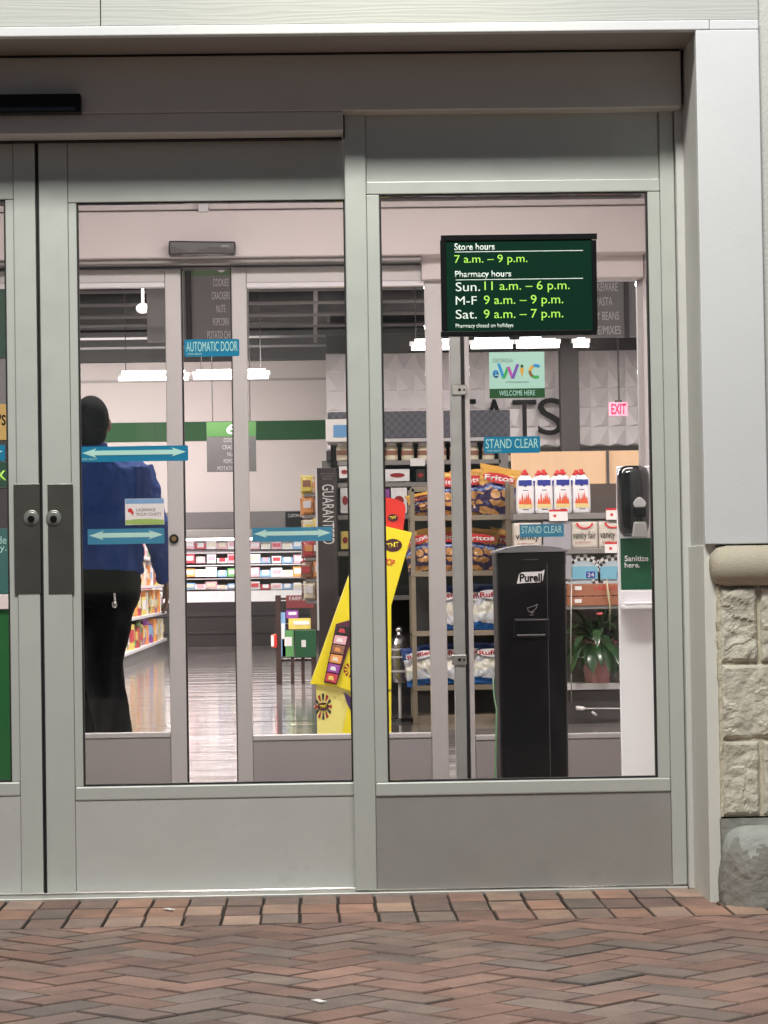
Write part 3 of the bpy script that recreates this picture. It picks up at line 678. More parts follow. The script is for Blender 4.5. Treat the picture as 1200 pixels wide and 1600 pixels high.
t, xa, xb = inner_leaf('inner sliding door leaf in front of the yellow display', 366, 695, 390.5, 668, 415, 448)
bm = NB(); box(bm, xa - .004, xa - .0005, YI + .004, YI + .04, .01, Z(366, 415, YI)); obj('weatherstrip', bm, GASK, t)
# fixed inner side window
Yp = YI + .05
t = thing('inner_side_window', 'fixed inner glass panel in front of the chip and bottle shelves', 'window', (X(860, 1200, Yp), Yp, 0))
zt = Z(850, 437, Yp) + .02; zgb = Z(850, 1147, Yp)
bm = NB(); box(bm, X(706, 780, Yp), X(723, 780, Yp), Yp - .02, Yp + .04, .0, zt); obj('stile', bm, mat('galvanised', (.36, .38, .36), .45, .3, .2, 14), t, bevel=.003)
bm = NB(); box(bm, X(723.5, 780, Yp), X(728.5, 780, Yp), Yp, Yp + .04, .0, zt); obj('gasket', bm, GASK, t)
bm = NB(); box(bm, X(729, 780, Yp), X(736.5, 780, Yp), Yp, Yp + .04, .0, zt); obj('stile', bm, ALU2, t, bevel=.002)
bm = NB(); box(bm, X(1001, 780, Yp), X(1018, 780, Yp), Yp, Yp + .04, .0, zt); obj('stile', bm, ALU2, t, bevel=.002)
bm = NB(); box(bm, X(737, 780, Yp), X(1000.5, 780, Yp), Yp + .002, Yp + .04, Z(850, 440, Yp), zt); obj('top_rail', bm, WHTP, t, bevel=.003)
bm = NB(); box(bm, X(737, 780, Yp), X(1000.5, 780, Yp), Yp - .002, Yp + .04, zgb - .02, zgb); obj('glazing_bead', bm, ALU2, t, bevel=.003)
bm = NB(); box(bm, X(737, 780, Yp), X(1000.5, 780, Yp), Yp + .005, Yp + .04, .0, zgb - .0206); obj('kick_panel', bm, MATS['inner_kick'], t, bevel=.002)
bm = NB(); box(bm, X(737, 780, Yp), X(1000.5, 780, Yp), Yp + .018, Yp + .024, zgb, Z(850, 440, Yp)); obj('glass_pane', bm, GL, t)
for yy in (609, 1031):
    bm = NB(); boxp(bm, 706, yy - 8, 729, yy + 8, Yp - .034, .012); cl = obj('latch_bracket', bm, STEEL, t, bevel=.003)
    bm = NB(); c = P(718, yy, Yp - .0345); discy(bm, c, .006, -.003, 14); discy(bm, c + Vector((.018, 0, 0)), .004, -.003, 14); obj('screw', bm, BLK, cl)
# inner stickers
YIG = YI + .0165
arrow_sticker('smaller blue arrow sticker across the man, left of the round lock', (137, 826, 257, 850), YIG, m=BLUE2, brand=False)
arrow_sticker('smaller blue arrow sticker overlapping the guaranteed panel', (394, 824, 519, 846), YI - .004, m=BLUE2, brand=False)
tt = word_sticker('stand_clear_sticker', 'blue stand clear sticker just above the black wipes dispenser', (812, 819, 881, 839), Yp + .0165, 'STAND CLEAR', m=BLUE2, small=False)
t = thing('county_sticker', 'small white county sticker with blue top and green base over the man', 'sticker', (X(226, 820, YIG), YIG, Z(226, 820, YIG)))
bm = NB(); boxp(bm, 195.5, 779, 256.5, 820, YIG, .0008); obj('card', bm, PAPER, t)
bm = NB(); boxp(bm, 196, 779.3, 256.2, 787, YIG - .0006, .0005); obj('sky_band', bm, mat('band_blue', (.2, .38, .62), .5), t)
bm = NB(); prismp(bm, [(196, 813), (215, 811), (235, 810.5), (256, 812), (256, 819.7), (196, 819.7)], YIG - .0006, .0005); obj('grass_band', bm, mat('band_grass', (.33, .5, .12), .5), t)
bm = NB(); prismp(bm, [(200, 795), (205, 794), (209, 800), (208, 806), (204, 801), (200, 800)], YIG - .0006, .0005); obj('emblem', bm, RED, t)
text('lettering', 'LAGRANGE', (213, 794, 243, 799), YIG - .0002, DKG, t); text('lettering', 'TROUP COUNTY', (212, 801, 252, 806), YIG - .0002, DKG, t)
# poster column seen at the left photo edge
Yc = 2.3
t = thing('poster_stand', 'green and yellow poster stand at the left photo edge', 'sign', (X(-20, 1200, Yc), Yc, 0))
bm = NB(); boxp(bm, -90, 452, 20, 560, Yc, .03); obj('top_board', bm, mat('board_green', (.01, .05, .025), .5), t)
bm = NB(); boxp(bm, -90, 560, 20, 632, Yc + .005, .02); obj('grey_board', bm, MIDG, t)
bm = NB(); boxp(bm, -90, 632, 20, 688, Yc, .02); pb_ = obj('yellow_poster', bm, mat('poster_gold', (.5, .34, .10), .5), t)
text('poster_word', "GROCERY'S", (-70, 648, 9, 665), Yc - .0005, BLK, pb_, bold=.02)
bm = NB(); boxp(bm, -90, 722, 20, 762, Yc, .02); a_ = obj('word_board', bm, mat('board_deep_green', (.01, .06, .035), .5), t)
text('poster_word', 'PICK', (-32, 735, 10, 751), Yc - .0005, LIME, a_, bold=.02)
bm = NB(); boxp(bm, -90, 688.5, 20, 721.5, Yc + .006, .02); boxp(bm, -90, 762.5, 20, 826, Yc + .006, .02); obj('dark_board', bm, DKG, t)
bm = NB(); boxp(bm, -90, 826.5, 20, 928, Yc, .02); a_ = obj('teal_board', bm, mat('board_teal', (.03, .13, .12), .5), t)
text('poster_word', 'Curbside', (-45, 838, 10, 850), Yc - .0005, MINT, a_); text('poster_word', 'delivery.', (-45, 851, 10, 864), Yc - .0005, MINT, a_)
bm = NB(); boxp(bm, -90, 930, 20, 952, Yc - .02, .05); obj('ledge', bm, PINKW, t)
bm = NB(); boxp(bm, -90, 953, 20, 1290, Yc, .03); obj('lower_board', bm, mat('board_bright_green', (.01, .12, .025), .45), t)
# ---------- black wipes kiosk
Yk = 1.7
t = thing('wipes_dispenser', 'tall black floor standing wipes dispenser with a domed lid', 'dispenser', (X(829, 1250, Yk + .12), Yk + .12, 0))
x0, x1, z0, z1 = pb(773, 858, 884, 1215, Yk); x0 += .011; x1 += .011
bm = NB()
loft(bm, [((x0 + x1) / 2, Yk + .13, z, (x1 - x0) / 2 * k, .13) for z, k in ((0.0, .955), (.3, .97), (.8, .985), (z1 - .055, .99), (z1 - .05, 1.0), (z1 - .012, 1.0))], 40, 9)
obj('body', bm, BLK, t, bevel=.002)
bm = NB(); pts = [(x0 - .003, z1 - .011), (x1 + .003, z1 - .011)]
for k in range(9): a = k / 8; pts.append((x1 + .003 - a * (x1 - x0 + .006), z1 - .004 + .020 * math.sin(PI * a) ** .7))
prism(bm, pts, Yk - .004, Yk + .262); obj('lid', bm, mat('lid_sheen', (.30, .30, .31), .25, .7), t, bevel=.002)
bm = NB(); boxp(bm, 818, 873.5, 841, 875, Yk - .003, .005); obj('lid_seam', bm, DKG, t)
bm = NB(); prismp(bm, [(807.5, 912), (811, 897), (816, 894), (846, 893), (851, 890), (848, 907), (843, 910), (818, 911)], Yk - .003, .0035); bd_ = obj('logo_badge', bm, LTG, t)
text('logo_word', 'Purell', (812, 896, 847, 909), Yk - .0035, BLK, bd_, bold=.03)
bm = NB()
for a, b in (((824, 950), (834, 947)), ((834, 947), (840, 944)), ((840, 944), (838, 950)), ((838, 950), (833, 955)), ((833, 955), (826, 956)), ((826, 956), (824, 950)), ((828, 957), (835, 957)), ((827, 961), (834, 961)), ((831, 955), (831, 961))):
    tube(bm, [P(a[0], a[1], Yk - .003), P(b[0], b[1], Yk - .003)], .0011, 6)
obj('hand_symbol', bm, MIDG, t)
bm = NB(); boxp(bm, 803, 966, 859, 996, Yk - .006, .008); sl = obj('slot_surround', bm, BLKG, t, bevel=.003)
bm = NB(); boxp(bm, 808, 991, 852, 993, Yk - .0085, .003); boxp(bm, 806, 968, 856, 969, Yk - .0075, .002); obj('slot_lip', bm, MIDG, sl)
bm = NB(); boxp(bm, 857, 880, 858, 1215, Yk - .003, .004); obj('panel_seam', bm, DKG, t)
bm = NB(); pts = [P(774, 800, Yk + .3), P(771, 1060, Yk + .1), P(772, 1085, Yk + .05), P(776, 1110, Yk + .02), P(774.5, 1180, Yk), P(774, 1225, Yk), P(775, 1290, Yk)]
tube(bm, pts[1:], .0035, 8); tagp(obj('power_cable', bm, mat('green_cable', (.10, .2, .10), .5), smooth=True), 'thin green cable hanging down the left side of the black dispenser', 'cable')
# ---------- sanitizer stand
Yz = .85
t = thing('sanitizer_stand', 'white sanitizer stand with black dispenser and green sanitize here sign', 'dispenser', (X(1000, 1300, Yz), Yz, 0))
bm = NB(); boxp(bm, 969, 728, 1052, 1380, Yz, .02); obj('board', bm, WHTP, t, bevel=.003)
bm = NB(); boxp(bm, 970, 841, 1019.5, 921, Yz - .004, .0035); gp = obj('green_panel', bm, mat('panel_green', (.005, .09, .04), .4), t)
text('lettering', 'Sanitize', (976, 868, 1013, 877), Yz - .0045, WHITEINK, gp, bold=.015); text('lettering', 'here.', (976, 879, 1000, 887), Yz - .0045, WHITEINK, gp, bold=.015)
bm = NB(); x0, x1, z0, z1 = pb(969, 922, 1040, 951, Yz)
box(bm, x0, x1, Yz - .11, Yz - .001, z0 - .0, z0 + .012); box(bm, x0, x1, Yz - .11, Yz - .104, z0 + .012, z0 + .022); box(bm, x0, x1, Yz - .012, Yz - .001, z0 + .012, z1); obj('drip_tray', bm, WHTP, t, bevel=.003)
x0, x1, z0, z1 = pb(966.5, 727, 1018, 838, Yz - .09); cx, czz = (x0 + x1) / 2, (z0 + z1) / 2
bm = NB(); hz = (z1 - z0)
loft(bm, [(cx, Yz - .05, z0 + hz * a, (x1 - x0) / 2 * k, .048 * q) for a, k, q in ((0, .62, .5), (.05, .82, .8), (.15, .93, .95), (.4, .98, 1.0), (.7, 1.0, 1.0), (.88, .97, .95), (.95, .86, .85), (.985, .7, .7), (1.0, .5, .5))], 36, 3.2)
bx = obj('dispenser_body', bm, BLKG, t, smooth=True)
c = P(999.5, 789, Yz - .103)
bm = NB(); prism(bm, [(c.x + .020 * math.cos(a) * (1 - .35 * max(0, math.sin(a))), c.z + .0185 * math.sin(a) + .006) for a in [k * PI / 12 for k in range(24)]], Yz - .104, Yz - .098); obj('window', bm, mat('pump_window', (.42, .42, .42), .35), bx, bevel=.002)
bm = NB(); prism(bm, [(c.x - .021, c.z - .006), (c.x + .021, c.z - .006), (c.x + .019, c.z - .038), (c.x - .019, c.z - .038)], Yz - .110, Yz - .099); obj('push_bar', bm, BLK, bx, bevel=.004)
bm = NB(); prism(bm, [(c.x - .019, c.z - .052), (c.x + .019, c.z - .052), (c.x + .025, c.z - .102), (c.x - .025, c.z - .102)], Yz - .108, Yz - .07); obj('lever', bm, mat('lever_grey', (.33, .32, .32), .35), bx, bevel=.005)

# ================================================================== STORE SHELL
ZC = 4.16
YW = 31.8
WALLM = mat('shop_wall', (.58, .52, .50), .6, 0, .04, 1.5)
bm = NB(); box(bm, -9.2, 7.2, YW, YW + .2, 0, ZC); struct('back_wall_plaster', bm, WALLM)
bm = NB(); box(bm, -9.2, 7.2, YW - .15, YW + .2, ZC + .001, 4.9); struct('ceiling_band', bm, DKG)
CEIL = mat('dark_ceiling', (.016, .015, .016), .9, 0, .3, 2, spec=0)
bm = NB(); box(bm, -9.2, 7.2, YI + .31, YW + .2, 4.6, 4.75); struct('ceiling', bm, CEIL)
bm = NB(); box(bm, -9.4, -9.21, YI + .3, YW + .2, 0, 4.6); struct('store_side_wall', bm, WALLM)
bm = NB(); box(bm, 7.21, 7.4, YI + .3, YW + .2, 0, 4.6); struct('store_side_wall', bm, WALLM)
bm = NB(); box(bm, -9.2, -3.62, YI, YI + .3, 0, 4.6); box(bm, 1.51, 7.2, YI, YI + .3, 0, 4.6); box(bm, -3.61, 1.5, YI + .101, YI + .3, VZ + .13, 4.6); struct('store_front_partition', bm, WALLM)
JO = mat('joist_grey', (.22, .21, .21), .8, spec=.1)
k = 0
for i in range(16):
    yy = 8.2 + i * 1.42
    t = thing('roof_joist', 'pale grey roof joist crossing the dark ceiling, ' + ORD[i] + ' back from the doors', 'joist', (0, yy, 4.2), 'roof joists under the dark ceiling')
    bm = NB(); box(bm, -9.1, 7.1, yy, yy + .05, 4.16, 4.19); obj('lower_chord', bm, JO, t)
    bm = NB(); box(bm, -9.1, 7.1, yy, yy + .05, 4.47, 4.50); obj('upper_chord', bm, DKG, t)
bm = NB(); yy = 12
box(bm, .05, .10, 9, 30, 4.26, 4.30); tagp(obj('conduit_pipe', bm, MIDG), 'thin grey conduit running along the dark ceiling crossing the joists', 'pipe')
# green stripe on the back wall
bm = NB(); boxp(bm, -200, 661, 530, 691, YW - .02, .018); tagp(obj('green_wall_band', bm, GREEN2), 'long dark green band painted along the far back wall', 'wall band')
bm = NB(); boxp(bm, -200, 594, 560, 598, YW - .03, .028); tagp(obj('wall_ledge', bm, mat('ledge_grey', (.36, .33, .32), .6)), 'thin grey ledge on the far back wall above the green band', 'ledge')
# ------- pendant linear lights
def linear(label, px0, px1, py, Y, gap=None):
    a, b = X(px0, py, Y), X(px1, py, Y); z = Z((px0 + px1) / 2, py, Y)
    t = thing('linear_light', label, 'ceiling light', ((a + b) / 2, Y, z), 'long pendant tube lights in the store')
    bm = NB(); box(bm, a, b, Y - .04, Y + .04, z + .03, z + .075); obj('housing', bm, LTG, t, bevel=.004)
    bm = NB(); tube(bm, [(a + .02, Y - .03, z), (b - .02, Y - .03, z)], .022, 10); obj('lower_tube', bm, LAMPW, t)
    bm = NB(); tube(bm, [(a + .06, Y - .05, z + .085), (b - .06, Y - .05, z + .085)], .014, 10); obj('upper_tube', bm, LAMPW, t)
    for q in (.12, .88):
        xx = a + (b - a) * q; bm = NB(); tube(bm, [(xx, Y, z + .07), (xx, Y, 4.6)], .006, 6); obj('hanger', bm, DKG, t)
linear('long lit tube light behind the man and the left inner door', 183, 297, 592, 25.9)
linear('lit tube light seen in the gap between the inner doors', 300, 422, 590, 25.7)
linear('bright tube light peeking out left under the hours sign', 640, 722, 544, 22)
linear('bright long tube light directly under the store hours sign', 733, 803, 542, 22)
linear('bright tube light over the patterned wall beside the dark post', 804, 876, 541, 22.1)
linear('short end of tube light right of the dark post', 893, 922, 540, 22.2)
t = thing('dome_lamp', 'small white dome lamp hanging beside the grey aisle sign', 'ceiling light', (X(223, 485, 14), 14, Z(223, 485, 14)))
bm = NB(); c = P(223, 482, 14); ball(bm, c, .055, (1, 1, .75)); obj('dome', bm, mat('dome_glow', (.9, .85, .85), .4, emit=.8), t, smooth=True)
bm = NB(); tube(bm, [c + Vector((0, 0, .03)), c + Vector((0, 0, .9))], .012, 8); obj('stem', bm, LTG, t)
# ------- hanging aisle signs
def aisle_sign(label, r, Y, num, lines, green, tops, tx, backx=None):
    px0, py0, px1, py1 = r; t = thing('aisle_sign', label, 'sign', (X((px0 + px1) / 2, py1, Y), Y, Z((px0 + px1) / 2, py1, Y)), 'hanging aisle signs')
    bm = NB(); boxp(bm, px0, py0, px1, py1, Y, .05); bd = obj('board', bm, mat('sign_grey', (.075, .072, .072), .55) if Y > 20 else mat('sign_grey_lit', (.19, .185, .185), .55), t)  # near boards take a lighter copy: lamp light put into the colour
    bm = NB(); boxp(bm, px0, py0, px1, tops, Y - .004, .0035); gq = obj('number_band', bm, green, t)
    if num: text('number', num, (tx[0] + (tx[1] - tx[0]) * .3, tops - (tops - py0) * .9, tx[0] + (tx[1] - tx[0]) * .72, tops - (tops - py0) * .12), Y - .0045, WHITEINK, gq, bold=.01)
    n = len(lines); hh = (py1 - tops) / n; mx = max(len(l) for l in lines)
    for i, l in enumerate(lines):
        f = len(l) / mx; ce = (tx[0] + tx[1]) / 2; hw = (tx[1] - tx[0]) / 2 * f
        text('wording', l, (ce - hw, tops + hh * (i + .22), ce + hw, tops + hh * (i + .80)), Y - .001, SIGNINK if Y > 20 else mat('sign_ink_lit', (.62, .61, .61), .5), bd)  # near lettering brightened in its colour like its board
    for fx in (.12, .88):
        p = P(px0 + (px1 - px0) * fx, py0, Y + .02); bm = NB(); tube(bm, [p, (p.x, p.y, 4.6)], .008, 6); obj('hanging_rod', bm, DKG, t)
    return t
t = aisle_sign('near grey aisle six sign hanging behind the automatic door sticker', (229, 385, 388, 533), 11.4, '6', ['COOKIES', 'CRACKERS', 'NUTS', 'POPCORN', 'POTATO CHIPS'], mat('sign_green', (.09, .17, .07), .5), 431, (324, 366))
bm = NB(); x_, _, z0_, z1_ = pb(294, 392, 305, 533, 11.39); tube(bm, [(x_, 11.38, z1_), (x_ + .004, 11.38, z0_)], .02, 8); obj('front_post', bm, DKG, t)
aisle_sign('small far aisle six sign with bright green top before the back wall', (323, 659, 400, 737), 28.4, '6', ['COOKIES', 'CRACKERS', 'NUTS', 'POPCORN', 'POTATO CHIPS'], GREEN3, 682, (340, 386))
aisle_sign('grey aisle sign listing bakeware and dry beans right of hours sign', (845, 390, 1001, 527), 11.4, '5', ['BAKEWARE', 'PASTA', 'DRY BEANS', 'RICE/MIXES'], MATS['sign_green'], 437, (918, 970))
bm = NB(); boxp(bm, 976, 437, 983, 527, 11.38, .02)
tagp(obj('sign_post', bm, DKG), 'thin dark post crossing the grey bakeware aisle sign', 'post')
# ------- patterned bulkhead with letters
YP = 28.0
def facet_wall():
    bm = NB(); x0, x1, z0, z1 = pb(510, 549, 1060, 699, YP); n = 20; c = (x1 - x0) / n; m_ = 5; h = (z1 - z0) / m_
    rnd = random.Random(4)
    for i in range(n):
        for j in range(m_):
            a, b = x0 + i * c, x0 + (i + 1) * c; e, f = z0 + j * h, z0 + (j + 1) * h
            p00, p10, p11, p01 = [bm.verts.new((q, YP, r)) for q, r in ((a, e), (b, e), (b, f), (a, f))]
            ce = bm.verts.new((a + c * (.5 + (.12 if j % 2 else -.12)), YP - .05, e + h * .12))
            mt = bm.verts.new(((a + b) / 2, YP - .001, f))
            for q in ((p00, p10, ce), (p10, p11, ce), (p11, mt, ce), (mt, p01, ce), (p01, p00, ce)): bm.faces.new(q)
    o = obj('patterned_bulkhead', bm, mat('facet_white', (.56, .53, .54), .55, 0, .05, 3))
    return tagp(o, 'pale wall panel with triangular relief behind the eats lettering', 'wall')
facet_wall()
bm = NB(); boxp(bm, 510, 700, 1060, 715, YP - .1, .5); boxp(bm, 510, 520, 1060, 549, YP - .1, .5); tagp(obj('bulkhead_beam', bm, mat('beam_brown', (.035, .031, .031), .7, spec=.2)), 'dark beams above and below the patterned wall panel', 'beam')
bm = NB(); boxp(bm, 505, 716, 1060, 1020, YP + .3, .1); tagp(obj('deli_wall', bm, mat('deli_dark', (.10, .095, .09), .6)), 'dark wall low behind the shelves on the right', 'wall')
bm = NB(); boxp(bm, 876, 500, 905, 716, YP - 1.2, .25); tagp(obj('dark_post', bm, mat('post_brown', (.035, .031, .031), .6, spec=.2)), 'dark vertical post in front of the patterned wall beside letter S', 'post')
for s, r, lab in (('E', (728, 624, 744, 681), 'dark wall letter E mostly hidden behind display'), ('A', (752, 624, 793, 681), 'dark wall letter A peeking above the display header'), ('T', (801, 625, 838, 682), 'dark wall letter T below the pale mint card'), ('S', (840, 622, 879, 680), 'dark wall letter S beside the dark post')):
    o = text('wall_letter', s, r, YP - .13, mat('letter_black', (.008, .008, .008), .7, spec=.1), th=.05); tagp(o, lab, 'wall letter', 'eats letters on the patterned wall')
# exit sign
Ye = 26.5
t = thing('exit_sign', 'small lit pink red exit sign hanging on a thin rod', 'sign', (X(966, 650, Ye), Ye, Z(966, 650, Ye)))
bm = NB(); boxp(bm, 951.5, 628, 981, 650, Ye, .05); obj('panel', bm, mat('exit_face', (.80, .25, .34), .5, emit=.25), t, bevel=.004)
text('lettering', 'EXIT', (955, 631, 978, 647), Ye - .001, mat('exit_red', (.65, .0, .05), .4, emit=.6), t, bold=.02)
bm = NB(); p = P(967, 628, Ye + .02); tube(bm, [p, (p.x, p.y, 4.6)], .012, 6); obj('hanging_rod', bm, DKG, t)
bm = NB(); boxp(bm, 961, 625, 972, 628.5, Ye, .04); obj('bracket', bm, DKG, t)
bm = NB(); boxp(bm, 800, 705, 1003, 756, 16.0, .08); boxp(bm, 948, 704.5, 952, 756.5, 15.97, .02, mi=1); t = tagp(obj('wood_panel', bm, [TAN, DKG]), 'pale wood panel behind the row of white bottles', 'panel')
bm = NB(); boxp(bm, 800, 757, 1003, 1020, 16.3, .1); tagp(obj('grey_partition', bm, mat('partition_grey', (.15, .14, .135), .6)), 'grey partition below the pale wood panel', 'partition')

# ================================================================== REFRIGERATED CASE (far)
YC = 30.4
def far_case():
    t = thing('meat_case', 'long open refrigerated case glowing white at the far wall', 'display case', (X(380, 1007, YC), YC, 0))
    x0, x1 = X(-150, 900, YC), X(500, 900, YC); dz = lambda py: Z(380, py, YC)
    bm = NB(); box(bm, x0, x1, YC - .1, YC + .9, 0, dz(940)); obj('base', bm, mat('case_base', (.035, .03, .03), .4), t)
    bm = NB(); box(bm, x0, x1, YC - .12, YC - .1, dz(955), dz(962)); box(bm, x0, x1, YC - .12, YC - .1, dz(985), dz(989)); obj('bumper', bm, DKG, t)
    bm = NB(); box(bm, x0, x1, YC + .85, YC + .9, dz(940), dz(840)); obj('back_panel', bm, mat('case_white', (.62, .59, .60), .4), t)
    bm = NB(); box(bm, x0, x1, YC - .05, YC + .9, dz(840) + .0, dz(826)); obj('canopy', bm, mat('case_canopy', (.26, .245, .235), .45), t, bevel=.02)
    bm = NB(); box(bm, x0, x1, YC + .1, YC + .9, dz(825), dz(799)); obj('sign_band', bm, mat('case_band', (.12, .11, .11), .5), t)
    bm = NB(); boxp(bm, 446, 799.5, 478, 822, YC + .06, .03); cs = obj('custom_sign', bm, BLK, t)
    text('wording', 'CUSTOM CUT', (450, 803, 476, 808), YC + .058, LTG, cs)
    for py in (862, 882, 903):
        bm = NB(); dd = {862: .45, 882: .3, 903: .1}[py]
        box(bm, x0, x1, YC + dd, YC + .85, dz(py + 1.5), dz(py)); obj('shelf', bm, MATS['case_white'], t)
    bm = NB(); box(bm, x0, x1, YC - .1, YC - .07, dz(940), dz(923)); obj('front_panel', bm, mat('case_front', (.9, .88, .9), .3, emit=.12), t)  # weak glow set in the panel material to whiten it, no lamp inside
    bm = NB(); box(bm, x0, x1, YC + .0, YC + .06, dz(843.5), dz(840.5)); obj('light_strip', bm, mat('case_light', (1, .93, .96), .4, emit=9), t)
    return x0, x1
far_case()
PKC = {'pink': (.75, .42, .47), 'white': (.8, .78, .79), 'red': (.55, .06, .08), 'orange': (.75, .32, .10), 'blue': (.25, .45, .72), 'brown': (.28, .13, .08), 'yellow': (.78, .62, .15), 'green': (.12, .34, .12), 'purple': (.3, .08, .35), 'cream': (.75, .68, .52), 'teal': (.08, .38, .40), 'black': (.02, .02, .02)}
def pmat(c, e=0): return mat('packet_' + c + ('_label' if e else ''), PKC[c], .35, 0, .22, 25)
PACKS = {}
def packet(kindshape, c1, c2):
    key = (kindshape, c1, c2)
    if key in PACKS: return PACKS[key]
    bm = NB()
    if kindshape == 'tray':
        box(bm, -.5, .5, -.5, .5, 0, .7); b2 = NB(); box(b2, -.3, .3, -.52, .3, .2, .72)
    elif kindshape == 'box':
        box(bm, -.5, .5, -.5, .5, 0, 1); b2 = NB(); box(b2, -.38, .38, -.515, -.501, .3, .8)
    elif kindshape == 'pouch':
        loft(bm, [(0, 0, 0, .5, .12), (0, 0, .12, .47, .38), (0, 0, .5, .45, .45), (0, 0, .85, .46, .3), (0, 0, .93, .49, .05), (0, 0, 1, .5, .03)], 12, 3); b2 = NB(); box(b2, -.3, .3, -.47, -.43, .35, .72)
    elif kindshape == 'jar':
        loft(bm, [(0, 0, 0, .44, .44), (0, 0, .06, .48, .48), (0, 0, .72, .48, .48), (0, 0, .82, .36, .36)], 14, 2.6); b2 = NB(); loft(b2, [(0, 0, .82, .40, .40), (0, 0, 1, .40, .40)], 14)
    a = obj('packet', bm, pmat(c1)); b = obj('label', b2, pmat(c2, 1))
    ma, mb = a.data, b.data; bpy.data.objects.remove(a); bpy.data.objects.remove(b)
    if len(ma.materials) == 0: ma.materials.append(pmat(c1))
    PACKS[key] = (ma, mb); return PACKS[key]
def put(name, shape, c1, c2, loc, sc, label, cat, group, rz=0, partname='label'):
    ma, mb = packet(shape, c1, c2)
    o = bpy.data.objects.new(name, ma); C.objects.link(o); o.location = loc; o.scale = sc; o.rotation_euler = (0, 0, rz)
    tagp(o, label, cat, group)
    q = bpy.data.objects.new(partname, mb); C.objects.link(q); q.parent = o
    return o
rnd = random.Random(11)
rows = [('top', (858, 'pink red white pink white red pink white pink white blue white white pink'.split(), .7, 17)), ('middle', (880, 'pink white red pink white white pink blue white blue white blue'.split(), .5, 17)),
        ('lower', (901, 'white white orange orange white white blue green white pink blue'.split(), .35, 18)), ('bottom', (921, 'white blue white blue white pink white blue purple white red'.split(), .15, 15))]
cnt = {}
for rn, (py, cols, dy, hp) in rows:
    n = 26
    for i in range(n):
        px = 60 + i * (440 / n); Yr = YC + dy + .05
        if px < 110 or 370 < px < 385 and False: continue
        c1 = cols[i % len(cols)]
        p = P(px, py, Yr); s_ = F / (D + Yr)
        wpx = 14 + rnd.random() * 4; hh = (hp - 2 - rnd.random() * 4) / s_
        if rn == 'bottom': p.z = Z(px, 921, Yr)
        c2 = rnd.choice(['white', 'cream', 'white', 'red', 'pink'])
        if c2 == c1: c2 = 'cream'
        key = (rn, c1); cnt[key] = cnt.get(key, 0) + 1
        if cnt[key] > 20: continue
        put('food_packet', 'tray' if i % 2 else 'box', c1, c2, p, (wpx / s_, .2, hh), f'{c1} food packet in the far case, {rn} shelf, {ORD[cnt[key]-1]} {c1} one from the left', 'food packet', 'packets in the far refrigerated case')
# floor under bottom row of the case
bm = NB(); boxp(bm, -150, 921.5, 500, 923.5, YC + .1, .7); tagp(obj('case_tray', bm, MATS['case_white']), 'white display tray along the bottom of the far case', 'tray')

# ================================================================== LEFT AISLE SHELVING (behind man)
xg = -1.98
t = thing('aisle_shelving', 'long shelving run of colourful goods receding behind the man', 'shelving', (xg - .4, 22, 0))
bm = NB(); box(bm, xg - .8, xg - .02, 16, 28.5, 0, .14); obj('plinth', bm, MIDG, t)
bm = NB(); box(bm, xg - .45, xg - .38, 16, 28.5, .14, 1.62); obj('back_panel', bm, DKG, t)
SZ = (.17, .53, .88, 1.22)
for z in SZ:
    bm = NB(); box(bm, xg - .40, xg, 16, 28.5, z - .035, z); obj('shelf', bm, WHTP, t, bevel=.004)
n_ = 0
rnd = random.Random(21)
cols = list(PKC)
cn = {}
for si, z in enumerate(SZ):
    y = 16.1
    while y < 28.3:
        wd = rnd.uniform(.20, .34); c1 = rnd.choice(['red', 'orange', 'yellow', 'cream', 'white', 'brown', 'pink', 'green', 'purple', 'orange', 'yellow']); c2 = rnd.choice(['white', 'red', 'yellow', 'cream', 'blue'])
        if c2 == c1: c2 = 'white' if c1 != 'white' else 'red'
        key = (si, c1); cn[key] = cn.get(key, 0) + 1
        sh = rnd.choice(['pouch', 'pouch', 'box'])
        rn = ['bottom', 'second', 'third', 'top'][si]
        put('snack_packet', sh, c1, c2, (xg - .10, y + wd / 2, z), (wd * .95, .14, rnd.uniform(.2, .31)), f'{c1} packet on the {rn} shelf behind the man, {ORD[cn[key]-1]} {c1} one counted back', 'snack packet', 'packets on the shelving run behind the man', rz=R(90) + rnd.uniform(-.15, .15))
        y += wd
# ================================================================== CENTRE: brown rack, side of aisle, guaranteed tower
Yb = 15.7
t = thing('display_rack', 'dark brown slatted display rack with papers on the polished floor', 'rack', (X(462, 1068, Yb), Yb, 0))
x0, x1, z0, z1 = pb(431, 930, 494, 1066, Yb)
BRN = mat('dark_wood', (.045, .022, .018), .5)
for a in (x0, x1 - .045):
    for y_ in (Yb, Yb + .35): bm = NB(); box(bm, a, a + .045, y_, y_ + .045, 0, z1); obj('leg', bm, BRN, t)
for a in (.36, .62): 
    bm = NB(); xx = x0 + (x1 - x0) * a; box(bm, xx, xx + .03, Yb + .02, Yb + .04, 0.0, .27 if a < .5 else .3); obj('slat', bm, BRN, t)
for z in (Z(462, 1030, Yb), Z(462, 975, Yb), z1 - .02):
    bm = NB(); box(bm, x0, x1, Yb + .0455, Yb + .349, z - .02, z); obj('shelf', bm, BRN, t)
bm = NB(); boxp(bm, 447, 930, 490, 950, Yb - .006, .005); bd = obj('rack_sign', bm, mat('rack_red', (.16, .03, .03), .5), t)
text('wording', 'FARMERS', (452, 932, 486, 938), Yb - .007, LTG, bd)
